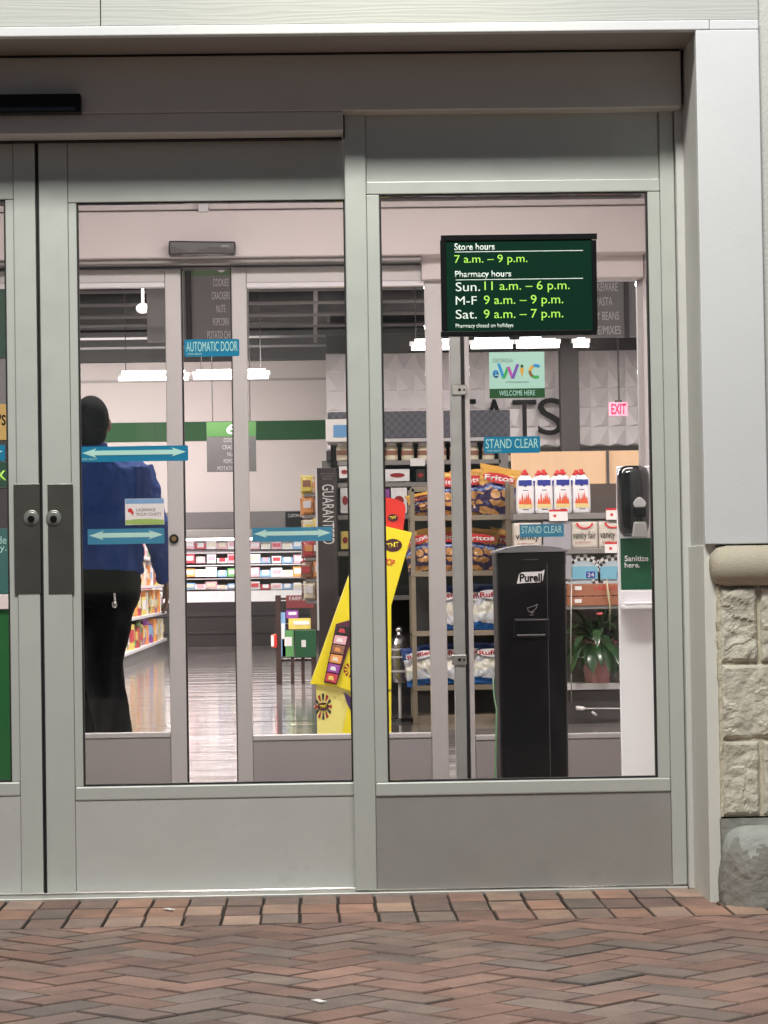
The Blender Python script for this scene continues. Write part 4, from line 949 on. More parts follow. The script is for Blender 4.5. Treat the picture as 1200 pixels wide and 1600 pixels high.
for nm, r, c, lab in (('leaflet', (438, 957, 446, 1026), 'blue', 'tall blue leaflet at the left of the brown rack'), ('leaflet', (447, 953, 466, 966), 'purple', 'purple leaflet on top shelf of the brown rack'), ('leaflet', (451, 966, 489, 983), 'yellow', 'yellow and white wide leaflet above the green basket'), ('leaflet', (441, 985, 459, 1026), 'green', 'yellow green leaflet left of the green basket')):
    bm = NB(); boxp(bm, *r, Yb + .01, .012); o = obj(nm, bm, pmat(c)); tagp(o, lab, 'leaflet', 'leaflets on the brown rack')
    a, b, c_, d_ = r; bm = NB(); boxp(bm, a + (c_ - a) * .2, b + (d_ - b) * .25, c_ - (c_ - a) * .15, b + (d_ - b) * .6, Yb + .007, .0025); obj('printed_panel', bm, PAPER, o)
t = thing('green_basket', 'dark green plastic basket low on the brown rack', 'basket', (X(475, 1027, Yb), Yb - .05, Z(475, 1027, Yb)))
bm = NB(); boxp(bm, 461, 984, 494, 1027, Yb - .05, .05); obj('basket', bm, mat('basket_green', (.01, .07, .025), .4), t, bevel=.006)
bm = NB(); boxp(bm, 471, 1000, 478, 1011, Yb - .055, .004); obj('tag', bm, LTG, t)
bm = NB(); boxp(bm, 424, 991, 433, 1012, Yb - .02, .06); o = tagp(obj('red_canister', bm, RED, bevel=.01), 'small red box with white front at the left of the brown rack', 'box')
bm = NB(); boxp(bm, 423.5, 993, 428, 1010, Yb - .026, .005); obj('white_front', bm, PAPER, o)
# right-hand side gondola of the aisle, seen end on (clip strips of snacks)
xg2 = X(481, 850, 10.0)
t = thing('snack_shelving', 'shelving run with hanging snacks left of the guaranteed tower', 'shelving', (xg2 + .2, 12, 0))
bm = NB(); box(bm, xg2 + .3, xg2 + .5, 10.0, 11.4, 0, .12); obj('plinth', bm, DKG, t)
bm = NB(); box(bm, xg2 + .14, xg2 + .2, 10.0, 11.4, .74, 1.6); obj('back_panel', bm, DKG, t)
for z in (.76, .90, 1.04, 1.18, 1.32, 1.46):
    bm = NB(); box(bm, xg2 - .02, xg2 + .14, 10.0, 11.4, z - .02, z); obj('shelf', bm, SHELFG, t)
rnd = random.Random(5); cn = {}
for si, z in enumerate((.76, .90, 1.04, 1.18, 1.32, 1.46)):
    for yi in range(10):
        y = 10.02 + yi // 2 * .26; c1 = rnd.choice(['red', 'yellow', 'orange', 'white', 'brown', 'cream', 'black']); c2 = rnd.choice(['white', 'orange', 'red', 'yellow'])
        if c2 == c1: c2 = 'brown'
        key = (si, c1); cn[key] = cn.get(key, 0) + 1
        put('snack_packet', 'pouch', c1, c2, (xg2 + (.0 if yi % 2 else .075) + rnd.uniform(-.012, .012), y, z + .003), (.085, .10, rnd.uniform(.10, .13)), f'{c1} snack packet left of the guaranteed tower, {["bottom","second","third","fourth","fifth","top"][si]} shelf, {ORD[cn[key]-1]} {c1} one back', 'snack packet', 'packets beside the guaranteed tower', rz=rnd.uniform(-.2, .2))
Yg = 9.4
t = thing('guarantee_tower', 'tall dark panel with vertical white guaranteed lettering', 'sign', (X(514, 1000, Yg), Yg, 0))
bm = NB(); x0, x1, z0, z1 = pb(497, 731, 528, 1140, Yg); box(bm, x0, x1, Yg, Yg + .4, 0, z1); obj('panel', bm, mat('tower_brown', (.045, .036, .036), .6, spec=.2), t, bevel=.004)
text('wording', 'GUARANTEED', (504, 757, 522, 850), Yg - .001, LTG, t, rot90=True)
for k, yy in enumerate((739, 743, 747)): text('small_print', ['FRESH QUALITY', 'OR YOUR MONEY', 'BACK'][k], (501 + k * 2, yy, 523 - k * 2, yy + 2.5), Yg - .001, MIDG, t)
bm = NB(); boxp(bm, 494, 732, 497, 985, Yg - .01, .03); obj('edge_strip', bm, LTG, t)
# ================================================================== MAIN RIGHT GONDOLA with header
Yn = 10.2
t = thing('jar_shelving', 'dark display shelving with scale patterned header above cream jars', 'shelving', (X(660, 1130, Yn), Yn, 0))
x0, x1, z0, z1 = pb(512, 642, 797, 684, Yn - .3)
def scale_mat():
    m = bpy.data.materials.new('scale_pattern'); m.use_nodes = True; tr = m.node_tree; N = tr.nodes; L = tr.links
    b = N['Principled BSDF']; b.inputs['Roughness'].default_value = .5
    tc = N.new('ShaderNodeTexCoord'); mp = N.new('ShaderNodeMapping'); mp.inputs['Scale'].default_value = (22, 22, 22); mp.inputs['Rotation'].default_value = (0, R(45), 0)
    L.new(tc.outputs['Object'], mp.inputs[0]); v = N.new('ShaderNodeTexBrick'); v.offset = 0
    v.inputs['Scale'].default_value = 1; v.inputs['Brick Width'].default_value = .8; v.inputs['Row Height'].default_value = .8; v.inputs['Mortar Size'].default_value = .045
    v.inputs['Color1'].default_value = (.065, .068, .085, 1); v.inputs['Color2'].default_value = (.085, .088, .105, 1); v.inputs['Mortar'].default_value = (.16, .16, .19, 1)
    sx = N.new('ShaderNodeSeparateXYZ'); cx = N.new('ShaderNodeCombineXYZ'); L.new(mp.outputs[0], sx.inputs[0]); L.new(sx.outputs[0], cx.inputs[0]); L.new(sx.outputs[2], cx.inputs[1])
    L.new(cx.outputs[0], v.inputs['Vector']); L.new(v.outputs['Color'], b.inputs['Base Color']); return m
SCALE = scale_mat()
bm = NB(); box(bm, x0, x1, Yn - .3, Yn - .02, z0, z1); obj('header', bm, SCALE, t, bevel=.003)
bm = NB(); boxp(bm, 512, 684.5, 797, 690, Yn - .32, .3); obj('canopy_edge', bm, LTG, t, bevel=.002)
bm = NB(); boxp(bm, 520, 690.5, 797, 1145, Yn, .04); obj('back_panel', bm, mat('back_dark', (.015, .013, .013), .7, spec=.2), t)
bm = NB(); boxp(bm, 783, 690.5, 797, 1135, Yn - .28, .28); obj('side_panel', bm, SHELFG, t)
for py in (719, 753, 803, 860, 930):
    bm = NB(); boxp(bm, 528, py, 783, py + 7, Yn - .28, .278); sh = obj('shelf', bm, SHELFG, t, bevel=.002)
    if py == 719:
        bm = NB(); boxp(bm, 641, 716, 664, 728, Yn - .285, .004); obj('price_tag', bm, PAPER, sh)
bm = NB(); boxp(bm, 509, 655, 547, 690, Yn - .42, .1); t2 = obj('side_card', bm, PAPER, t, bevel=.002); bm = NB(); boxp(bm, 521, 664, 548, 683, Yn - .425, .004); obj('blue_panel', bm, mat('card_blue', (.12, .32, .6), .5), t2)
s_ = F / (D + Yn - .2)
for i in range(11):
    px = 536 + i * 25.2
    for tier in (0, 1):
        p = P(px, 719, Yn - .18 + tier * .11); p.z = Z(px, 719, Yn - .28)
        o = put('food_jar', 'jar', 'cream', 'white', p + Vector((0, -.02, .001 + .0)), (.088, .088, .118), 'cream jar with white lid and brown label on the top shelf under the patterned header', 'jar', 'cream jars under the patterned header', partname='lid')
        bm = NB(); loft(bm, [(0, 0, .28, .495, .495), (0, 0, .55, .495, .495)], 14, 2.6); lb = obj('jar_label', bm, pmat('brown')); lb.parent = o
for (r, c, lab) in (((602, 733, 640, 752), 'white', 'low white carton with red oval on the second shelf, beside the door stile'), ((650, 733, 664, 752), 'black', 'dark carton with pale front on the second shelf'), ((611, 762, 636, 802), 'white', 'tall white carton with red oval above the red fireworks card'), ((600, 764, 609, 802), 'purple', 'narrow dark carton beside the tall white carton'),
                    ((530, 728, 546, 747), 'white', 'small white carton right of the guaranteed tower'), ((532, 762, 546, 802), 'white', 'tall pale carton right of the guaranteed tower'), ((533, 830, 546, 858), 'yellow', 'yellow green carton right of the guaranteed tower')):
    bm = NB(); boxp(bm, *r, Yn - .27, .2); o = tagp(obj('food_carton', bm, pmat(c), bevel=.002), lab, 'carton', 'cartons on the dark shelving')
    a, b, c_, d_ = r; cc = P((a + c_) / 2, (b + d_) / 2, Yn - .2715); bm = NB()
    prism(bm, [(cc.x + .32 * (c_ - a) / 247 * math.cos(q * PI / 10), cc.z + .2 * (d_ - b) / 260 * math.sin(q * PI / 10)) for q in range(20)], Yn - .2725, Yn - .2705); obj('oval_print', bm, DKRED, o)

# ================================================================== CHIP RACK
Yr = 8.9
t = thing('chip_rack', 'beige metal rack with four shelves of chip bags', 'rack', (X(720, 1135, Yr), Yr, 0))
x0, x1, z0, z1 = pb(643, 762, 800, 1140, Yr)
for (a, zt_) in ((x0, z1), (x1 - .03, Z(797, 752, Yr))):
    for y_ in (Yr - .02, Yr + .32): bm = NB(); box(bm, a, a + .028, y_, y_ + .028, 0, zt_); obj('upright', bm, BEIGE, t, bevel=.002)
SY = [806, 893, 986, 1071]
for py in SY:
    z = Z(720, py, Yr); bm = NB(); box(bm, x0, x1, Yr - .024, Yr + .0, z - .028, z + .004); box(bm, x0, x1, Yr + .0005, Yr + .34, z - .02, z - .006); obj('shelf', bm, BEIGE, t, bevel=.002)
bm = NB(); box(bm, x0 + .029, x1 - .031, Yr + .325, Yr + .335, .05, z1 - .02); obj('back_panel', bm, DKG, t)
bm = NB(); box(bm, x0 + .03, x1, Yr - .01, Yr + .33, .0, .05); obj('plinth', bm, BEIGE, t)
bm = NB(); boxp(bm, 643, 760, 690, 768, Yr - .02, .02); obj('top_bar', bm, BEIGE, t)
def bag_mat(name, stops, chipcol, chiplevel, base2):
    m = bpy.data.materials.new(name); m.use_nodes = True; tr = m.node_tree; N = tr.nodes; L = tr.links
    b = N['Principled BSDF']; b.inputs['Roughness'].default_value = .30; b.inputs['Coat Weight'].default_value = .2
    tc = N.new('ShaderNodeTexCoord'); sp = N.new('ShaderNodeSeparateXYZ'); L.new(tc.outputs['Object'], sp.inputs[0])
    no = N.new('ShaderNodeTexNoise'); no.inputs['Scale'].default_value = 9; no.inputs['Detail'].default_value = 3; L.new(tc.outputs['Object'], no.inputs['Vector'])
    ad = N.new('ShaderNodeMath'); ad.operation = 'MULTIPLY_ADD'; L.new(no.outputs[0], ad.inputs[0]); ad.inputs[1].default_value = .16; L.new(sp.outputs[2], ad.inputs[2])
    r = N.new('ShaderNodeValToRGB'); r.color_ramp.interpolation = 'CONSTANT'; e = r.color_ramp.elements
    L.new(ad.outputs[0], r.inputs[0])
    while len(e) < len(stops): e.new(.5)
    for i, (p, c) in enumerate(stops): e[i].position = p; e[i].color = (*c, 1)
    vo = N.new('ShaderNodeTexVoronoi'); vo.inputs['Scale'].default_value = 19; mp = N.new('ShaderNodeMapping'); mp.inputs['Scale'].default_value = (1, .01, 1.25); mp.inputs['Rotation'].default_value = (0, .6, 0)
    va = N.new('ShaderNodeVectorMath'); va.operation = 'MULTIPLY_ADD'; va.inputs[1].default_value = (.05, .05, .05); n5 = N.new('ShaderNodeTexNoise'); n5.inputs['Scale'].default_value = 22; L.new(tc.outputs['Object'], n5.inputs['Vector']); L.new(n5.outputs['Color'], va.inputs[0]); L.new(tc.outputs['Object'], va.inputs[2])
    L.new(va.outputs[0], mp.inputs[0]); L.new(mp.outputs[0], vo.inputs['Vector'])
    lt = N.new('ShaderNodeMath'); lt.operation = 'LESS_THAN'; L.new(vo.outputs['Distance'], lt.inputs[0]); lt.inputs[1].default_value = .50
    l2 = N.new('ShaderNodeMath'); l2.operation = 'LESS_THAN'; L.new(ad.outputs[0], l2.inputs[0]); l2.inputs[1].default_value = chiplevel
    mu = N.new('ShaderNodeMath'); mu.operation = 'MULTIPLY'; L.new(lt.outputs[0], mu.inputs[0]); L.new(l2.outputs[0], mu.inputs[1])
    cr = N.new('ShaderNodeMix'); cr.data_type = 'RGBA'; cr.inputs[6].default_value = (*chipcol, 1); cr.inputs[7].default_value = (*base2, 1); L.new(no.outputs[0], cr.inputs[0])
    mx = N.new('ShaderNodeMix'); mx.data_type = 'RGBA'; L.new(mu.outputs[0], mx.inputs[0]); L.new(r.outputs[0], mx.inputs[6]); L.new(cr.outputs[2], mx.inputs[7])
    L.new(mx.outputs[2], b.inputs['Base Color']); return m
FRI = bag_mat('corn_chip_bag', [(0, (.03, .015, .07)), (.20, (.05, .09, .30)), (.222, (.22, .34, .55)), (.238, (.06, .03, .18)), (.268, (.70, .38, .07))], (.62, .34, .12), .222, (.36, .15, .04))
RUF = bag_mat('ridged_chip_bag', [(0, (.01, .11, .38)), (.11, (.66, .70, .76)), (.17, (.75, .74, .66)), (.25, (.60, .64, .72)), (.30, (.02, .05, .2))], (.72, .56, .2), -.5, (.7, .6, .3))
def bag_mesh(name, m, seed):
    bm = NB(); nu, nv = 30, 36; wv, hv, th = .21, .30, .046; sides = []
    for sgn in (-1, 1):
        gridv = []
        for j in range(nv + 1):
            v = j / nv; row = []
            for i in range(nu + 1):
                uu = i / nu * 2 - 1
                if v < .05 or v > .92: tt = .004
                else:
                    vv = (v - .05) / .87; tt = .004 + th * max(0, 1 - abs(uu) ** 3.2) ** .6 * max(0, math.sin(PI * vv)) ** .55
                narrow = 1 - .10 * math.sin(PI * min(1, max(0, v)))
                cr = noise.noise(Vector((uu * 2.2, v * 5 + seed, sgn * 3 + seed))) * .016 + abs(noise.noise(Vector((uu * 4 + v * 3, v * 6 - uu * 2, seed + sgn)))) * -.020 + noise.noise(Vector((uu * 9, v * 12, seed + sgn))) * .005
                if v < .05 or v > .92: cr *= .3
                x = uu * wv / 2 * narrow * (1 + (.03 * math.sin(uu * 30) if v > .92 else 0)); z = v * hv + noise.noise(Vector((uu * 2, seed, v))) * .006
                row.append(bm.verts.new((x, sgn * (tt + cr * (1 if tt > .01 else .3)), z)))
            gridv.append(row)
        for j in range(nv):
            for i in range(nu): bm.faces.new((gridv[j][i], gridv[j][i + 1], gridv[j + 1][i + 1], gridv[j + 1][i]))
        sides.append(gridv)
    A, B = sides
    per = [(0, i) for i in range(nu + 1)] + [(j, nu) for j in range(1, nv + 1)] + [(nv, i) for i in range(nu - 1, -1, -1)] + [(j, 0) for j in range(nv - 1, 0, -1)]
    for k in range(len(per)):
        a, b = per[k], per[(k + 1) % len(per)]
        bm.faces.new((A[a[0]][a[1]], A[b[0]][b[1]], B[b[0]][b[1]], B[a[0]][a[1]]))
    o = obj(name, bm, m, smooth=True); me = o.data; bpy.data.objects.remove(o); return me
BAGS = {'F': [bag_mesh('corn_bag', FRI, k * 7.3) for k in range(3)], 'R': [bag_mesh('ridged_bag', RUF, 40 + k * 5.1) for k in range(3)]}
def logo_meshes(word, oval, ink):
    bm = NB(); prism(bm, [(.078 * math.cos(q * PI / 14) * 1.05, .030 * math.sin(q * PI / 14) + .222) for q in range(28)], -.060, -.064)
    a = obj('x', bm, oval); t_ = text('x', word, None, -.0645, ink, bold=.025, plane=(-.072, .072, .206, .240), tilt=R(6))
    ma, mb = a.data, t_.data; bpy.data.objects.remove(a); bpy.data.objects.remove(t_); return ma, mb
LOG = {'F': logo_meshes('Fritos', mat('logo_red', (.55, .02, .03), .4), mat('logo_white', (.85, .82, .8), .4)), 'R': logo_meshes('Ruffles', mat('logo_pale', (.72, .72, .76), .4), mat('logo_redink', (.55, .03, .05), .4))}
# (kind, px centre, row, width px, height px, tilt deg, y offset, label)
BG = [('F', 662, 0, 36, 34, 12, .0, 'small slumped gold and blue corn chip bag at the left end of the top row'), ('F', 700, 0, 50, 66, -3, .12, 'gold and blue corn chip bag behind the inner door stile, top row'),
      ('F', 742, 0, 54, 70, 4, .08, 'gold and blue corn chip bag in the middle of the top row'), ('F', 769, 0, 56, 74, -12, .0, 'tilted gold and blue corn chip bag at the right end of top row'),
      ('F', 664, 1, 44, 62, 14, .0, 'leaning corn chip bag at the left end of the second row'), ('F', 704, 1, 50, 66, 2, .06, 'corn chip bag behind the door stile in the second row'), ('F', 744, 1, 56, 64, -6, .0, 'corn chip bag showing its red logo, middle of the second row'), ('F', 782, 1, 50, 62, -14, .1, 'leaning corn chip bag behind the black dispenser, second row'),
      ('R', 696, 2, 34, 66, 3, .05, 'blue and white chip bag behind the door stile, third row'), ('R', 741, 2, 40, 66, -2, .04, 'blue and white chip bag right of the latch post, third row'), ('R', 768, 2, 46, 70, -3, .0, 'blue and white chip bag beside the black dispenser, third row'),
      ('R', 664, 3, 42, 58, 10, .0, 'slumped blue and white chip bag at the left end of bottom row'), ('R', 702, 3, 46, 60, 2, .05, 'blue and white chip bag behind the latch post, bottom row'), ('R', 738, 3, 42, 62, 2, .06, 'blue and white chip bag right of the latch post, bottom row'), ('R', 769, 3, 46, 62, -3, .0, 'blue and white chip bag beside the black dispenser, bottom row')]
for i, (kd, px, row, wp, hp, ti, yo, lab) in enumerate(BG):
    me = BAGS[kd][i % 3]; s_ = F / (D + Yr)
    o = bpy.data.objects.new('chip_bag', me); C.objects.link(o); p = P(px, SY[row], Yr + .09 + yo); p.z = Z(px, SY[row], Yr) + .005
    o.location = p; o.scale = (wp / s_ / (.175 if kd == 'F' else .155), 1, hp / s_ / .285); o.rotation_euler = (R(-6), R(-ti), R(random.Random(i).uniform(-10, 10)))
    tagp(o, lab, 'chip bag', 'chip bags on the beige rack')
    for nm, q in (('logo_oval', LOG[kd][0]), ('logo_word', LOG[kd][1])):
        c = bpy.data.objects.new(nm, q); C.objects.link(c); c.parent = o
# shiny canister on stem
Yx = 9.2
t = thing('metal_canister', 'shiny banded metal canister on a thin stem left of chip rack', 'canister', (X(624, 1120, Yx), Yx, 0))
bm = NB(); c = P(624, 1030, Yx)
loft(bm, [(c.x, c.y, Z(624, y, Yx), r, r) for y, r in ((1066, .045), (1060, .052), (1045, .050), (1040, .054), (1022, .052), (1012, .055), (1006, .05), (998, .04), (992, .02), (988, .014))], 20); obj('body', bm, mat('shiny_tin', (.32, .31, .31), .2, .9, .3, 30), t)
bm = NB(); tube(bm, [(c.x, c.y, 0), (c.x, c.y, Z(624, 1066, Yx))], .010, 10); obj('stem', bm, LTG, t)
bm = NB(); loft(bm, [(c.x, c.y, 0.0, .1, .1), (c.x, c.y, .02, .09, .09)], 20); obj('foot', bm, BLK, t)
bm = NB()
for y in (1050, 1028, 1016): loft(bm, [(c.x, c.y, Z(624, y, Yx), .056, .056), (c.x, c.y, Z(624, y - 3, Yx), .056, .056)], 20)
obj('band', bm, LTG, t)
bm = NB(); ball(bm, (c.x, c.y, Z(624, 984, Yx)), .022); obj('knob', bm, CHROME, t, smooth=True)

# ================================================================== YELLOW FIREWORKS DISPLAY
Yy = 7.9
t = thing('fireworks_display', 'leaning bright yellow cardboard fireworks display with product tray', 'display stand', (X(560, 1146, Yy), Yy, 0))
bm = NB(); prismp(bm, [(485, 1069), (575, 816), (644, 832), (611.5, 946), (611.5, 1078), (549, 1081), (526, 1073)], Yy, .33); obj('body', bm, YEL, t, bevel=.004)
bm = NB(); prismp(bm, [(494, 1070), (611.5, 1079), (611.5, 1147), (496, 1147)], Yy + .02, .30); bs = obj('base', bm, YELP, t)
bm = NB(); prismp(bm, [(548, 1082), (611, 1081), (611, 1146), (535, 1146)], Yy + .008, .011); obj('base_side', bm, YEL, t)
c = P(505, 1104, Yy + .0185)
bm = NB()
for a0 in range(0, 12):
    a = a0 * PI / 6
    prism(bm, [(c.x + .030 * math.cos(a - .12), c.z + .036 * math.sin(a - .12)), (c.x + .030 * math.cos(a + .12), c.z + .036 * math.sin(a + .12)), (c.x + .05 * math.cos(a + .14), c.z + .075 * math.sin(a + .14)), (c.x + .05 * math.cos(a - .14), c.z + .075 * math.sin(a - .14))], Yy + .0165, Yy + .0195, mi=a0 % 2)
obj('burst_print', bm, [DKRED, mat('ink_black', (.02, .015, .02), .5)], t)
def tnt(cc, w, Y, par, tilt=0):
    bm = NB(); prism(bm, [(cc.x + w * math.cos(q * PI / 14), cc.z + w * .72 * math.sin(q * PI / 14)) for q in range(28)], Y - .0015, Y, mi=0)
    o = obj('round_emblem', bm, mat('emblem_dark', (.06, .01, .02), .4), par)
    text('emblem_word', 'TNT', None, Y - .0018, YEL, o, bold=.03, plane=(cc.x - w * .68, cc.x + w * .68, cc.z - w * .27, cc.z + w * .3), tilt=R(8)); return o
tnt(P(505, 1104, Yy + .016), .033, Yy + .0155, t)
tnt(P(614, 852, Yy), .052, Yy - .001, t)
bm = NB()
for q in range(10):
    a = q * PI / 5 + .2; cc = P(548, 1047, Yy)
    prism(bm, [(cc.x + .012 * math.cos(a), cc.z + .012 * math.sin(a)), (cc.x + .042 * math.cos(a - .2), cc.z + .042 * math.sin(a - .2)), (cc.x + .042 * math.cos(a + .2), cc.z + .042 * math.sin(a + .2))], Yy - .0015, Yy - .0002)
obj('fan_print', bm, DKRED, t)
bm = NB(); prismp(bm, [(537, 1082), (549, 1089), (549, 1112), (542, 1098)], Yy + .004, .004); obj('corner_print', bm, mat('ink_violet', (.05, .02, .10), .5), t)
text('display_word', 'POP', (600, 873, 617, 884), Yy - .0003, RED, t, bold=.03, tilt=R(-16))
# tray opening with goods
bm = NB(); prismp(bm, [(506, 1066), (525, 975), (549, 968), (549, 1000), (526, 1070)], Yy - .012, .011); tr_ = obj('tray', bm, mat('tray_dark', (.10, .02, .05), .5), t)
gc = ['red', 'purple', 'orange', 'brown', 'pink', 'black']
for i in range(6):
    f0 = i / 6; f1 = (i + 1) / 6 - .02
    a = lambda f: (508 + 19 * f, 1064 - 88 * f); b = lambda f: (525 + 22 * f, 1068 - 90 * f)
    bm = NB(); prismp(bm, [a(f0), b(f0), b(f1), a(f1)], Yy - .035, .022); o = obj('firework_box', bm, pmat(gc[i]), bevel=.003)
    tagp(o, f'{gc[i]} firework box in the yellow tray, {ORD[i]} from the bottom', 'firework box', 'firework boxes in the yellow tray')
    bm = NB(); m0, m1 = f0 + .04, f1 - .04; am = lambda f, k: (a(f)[0] * (1 - k) + b(f)[0] * k, a(f)[1] * (1 - k) + b(f)[1] * k)
    prismp(bm, [am(m0, .2), am(m0, .75), am(m1, .6), am(m1, .25)], Yy - .0365, .002); obj('print', bm, pmat(['yellow', 'white', 'cream', 'orange', 'white', 'red'][i], 1), o)
bm = NB(); prismp(bm, [(600, 778), (610, 778), (622, 781), (632, 787), (634, 795), (630, 828), (600, 822)], Yy + .03, .01); o = obj('red_topper', bm, RED, t)
tnt(P(614, 809, Yy + .03), .030, Yy + .0285, t)

# ================================================================== BOTTLE SHELVING
Yt = 8.5
t = thing('bottle_shelving', 'grey shelving with white bottles, napkins, plates and a potted plant', 'shelving', (X(890, 1140, Yt), Yt, 0))
bm = NB(); boxp(bm, 801, 812, 1010, 1146, Yt + .34, .04); obj('back_panel', bm, mat('shelf_back', (.13, .12, .115), .6), t)
for a in (800, 1004): bm = NB(); boxp(bm, a, 757, a + 6, 1140, Yt + .30, .06); obj('upright', bm, BEIGE, t)
for r, dd in (((802, 802, 1008, 811), .3), ((802, 857, 1008, 865), .3), ((802, 946, 1008, 952), .3), ((802, 1068, 1008, 1078), .3)):
    bm = NB(); boxp(bm, *r, Yt, dd); sh = obj('shelf', bm, SHELFG if r[1] != 1068 else mat('white_shelf', (.5, .49, .48), .4), t, bevel=.002)
    tags = {802: ((858, 796, 887, 814), (947, 794, 968, 812)), 857: ((945, 847, 968, 864),)}.get(r[1], ())
    for q in tags:
        bm = NB(); boxp(bm, *q, Yt - .006, .003); tg = obj('price_tag', bm, PAPER, sh)
        bm = NB(); boxp(bm, q[0], q[1], q[2], q[1] + 3, Yt - .0075, .001); boxp(bm, q[0] + 7, q[1] + 8, q[0] + 11, q[1] + 12, Yt - .0075, .001); obj('print', bm, REDP, tg)
bm = NB(); boxp(bm, 802, 1079, 1008, 1146, Yt + .05, .2); obj('plinth', bm, mat('plinth_dark', (.05, .045, .045), .5), t)
bm = NB(); boxp(bm, 849, 815, 893, 905, Yt + .01, .1); obj('side_bracket_panel', bm, mat('panel_pale', (.34, .33, .36), .5), t)
# bottles
zb0 = Z(860, 802, Yt); s_ = F / (D + Yt)
bw2, bh = 28.5 / s_, 66 / s_
def bottle(label, cx, cy):
    t = thing('lighter_fluid_bottle', label, 'bottle', (cx, cy, zb0), 'white bottles with red caps')
    r = bw2 / 2
    bm = NB(); loft(bm, [(cx, cy, zb0 + bh * a, r * k, r * .62 * k) for a, k in ((.002, .86), (.02, .95), (.1, 1), (.45, .985), (.70, .96), (.80, .90), (.88, .66), (.92, .42), (.925, .36))], 28, 3.4); obj('body', bm, mat('bottle_white', (.82, .81, .84), .3), t, smooth=True)
    bm = NB(); loft(bm, [(cx, cy, zb0 + bh * a, r * k, r * k) for a, k in ((.926, .44), (.975, .42), (.98, .26), (1.05, .2))], 16); obj('cap', bm, REDP, t)
    yf = cy - r * .62 - .0015; y1 = yf + .0012
    bm = NB(); prism(bm, [(cx - r * .72, zb0 + bh * .80), (cx + r * .72, zb0 + bh * .80), (cx + r * .72, zb0 + bh * .67), (cx + r * .2, zb0 + bh * .67), (cx, zb0 + bh * .63), (cx - r * .2, zb0 + bh * .67), (cx - r * .72, zb0 + bh * .67)], yf, y1); obj('blue_label', bm, NAVY, t)
    bm = NB()
    for k, (xx, hh) in enumerate(((-.62, .10), (-.36, .22), (-.10, .12), (.10, .20), (.30, .24), (.52, .12))):
        prism(bm, [(cx + r * (xx - .14), zb0 + bh * .24), (cx + r * (xx + .16), zb0 + bh * .22), (cx + r * (xx + .10), zb0 + bh * (.26 + hh * .5)), (cx + r * xx, zb0 + bh * (.28 + hh)), (cx + r * (xx - .08), zb0 + bh * (.26 + hh * .4))], yf - .0002 * k, y1 + .0 )
    obj('flame_print', bm, mat('flame_ink', (.75, .12, .04), .5), t)
    bm = NB(); prism(bm, [(cx - r * .75, zb0 + bh * .13), (cx + r * .75, zb0 + bh * .13), (cx + r * .75, zb0 + bh * .235), (cx, zb0 + bh * .26), (cx - r * .75, zb0 + bh * .235)], yf + .0002, y1); obj('yellow_print', bm, mat('yellow_ink', (.75, .6, .25), .5), t)
    bm = NB(); box(bm, cx - r * .25, cx + r * .3, yf, y1, zb0 + bh * .55, zb0 + bh * .565); box(bm, cx - r * .3, cx + r * .35, yf, y1, zb0 + bh * .09, zb0 + bh * .11); obj('small_print', bm, DKG, t)
    return t
lab = ['leftmost of the four front white bottles with red cap', 'second front white bottle from the left with red cap', 'third front white bottle from the left with red cap', 'rightmost of the four front white bottles with red cap']
src = None
for i in range(4):
    cx = X(820 + i * 29.3, 780, Yt + .08)
    if src is None: src = bottle(lab[0], cx, Yt + .06)
    else:
        c = copy_tree(src); c.location.x = cx; c['label'] = lab[i]
for i in range(3):
    c = copy_tree(src); c.location.x = X(842 + i * 29.3, 780, Yt + .2); c.location.y = Yt + .19
    c['label'] = 'white bottle in the back row, ' + ['leftmost red cap behind the front four', 'middle red cap behind the front four', 'rightmost red cap behind the front four'][i]
# napkins
for r, lab, wd in (((893, 815, 934, 857), 'napkin pack with brown script and red arc, left of two', 'vanity fair'), ((935.5, 814, 980, 857), 'napkin pack with script, partly behind the sanitizer dispenser', 'vanity fair'), ((803, 817, 846, 857), 'napkin pack under the left bottles behind the dispenser lid', 'vanity')):
    a, b, c_, d_ = r; bm = NB(); boxp(bm, *r, Yt + .015, .13); bmesh.ops.subdivide_edges(bm, edges=bm.edges, cuts=6, use_grid_fill=True)
    for v in bm.verts: v.co += Vector((.3, .6, .3)) * noise.noise(v.co * 24) * .007
    o = tagp(obj('napkin_pack', bm, mat('napkin_kraft', (.62, .57, .50), .35), smooth=True), lab, 'napkins', 'napkin packs on the second shelf')
    text('script', wd, (a + 2, b + 15, c_ - 3, b + 30), Yt + .008, BLK, o)
    bm = NB(); cc = P((a + c_) / 2, b + 2, Yt + .009)
    for q in range(10):
        a0, a1 = PI + q * PI / 10, PI + (q + 1) * PI / 10
        prism(bm, [(cc.x + rr * math.cos(an), cc.z + rr * .7 * math.sin(an)) for rr, an in ((.052, a0), (.052, a1), (.040, a1), (.040, a0))], Yt + .007, Yt + .0085)
    obj('red_arc', bm, REDP, o)
    text('small_print', 'EVERYDAY', (a + 6, b + 31, c_ - 10, b + 34), Yt + .008, DKRED, o)
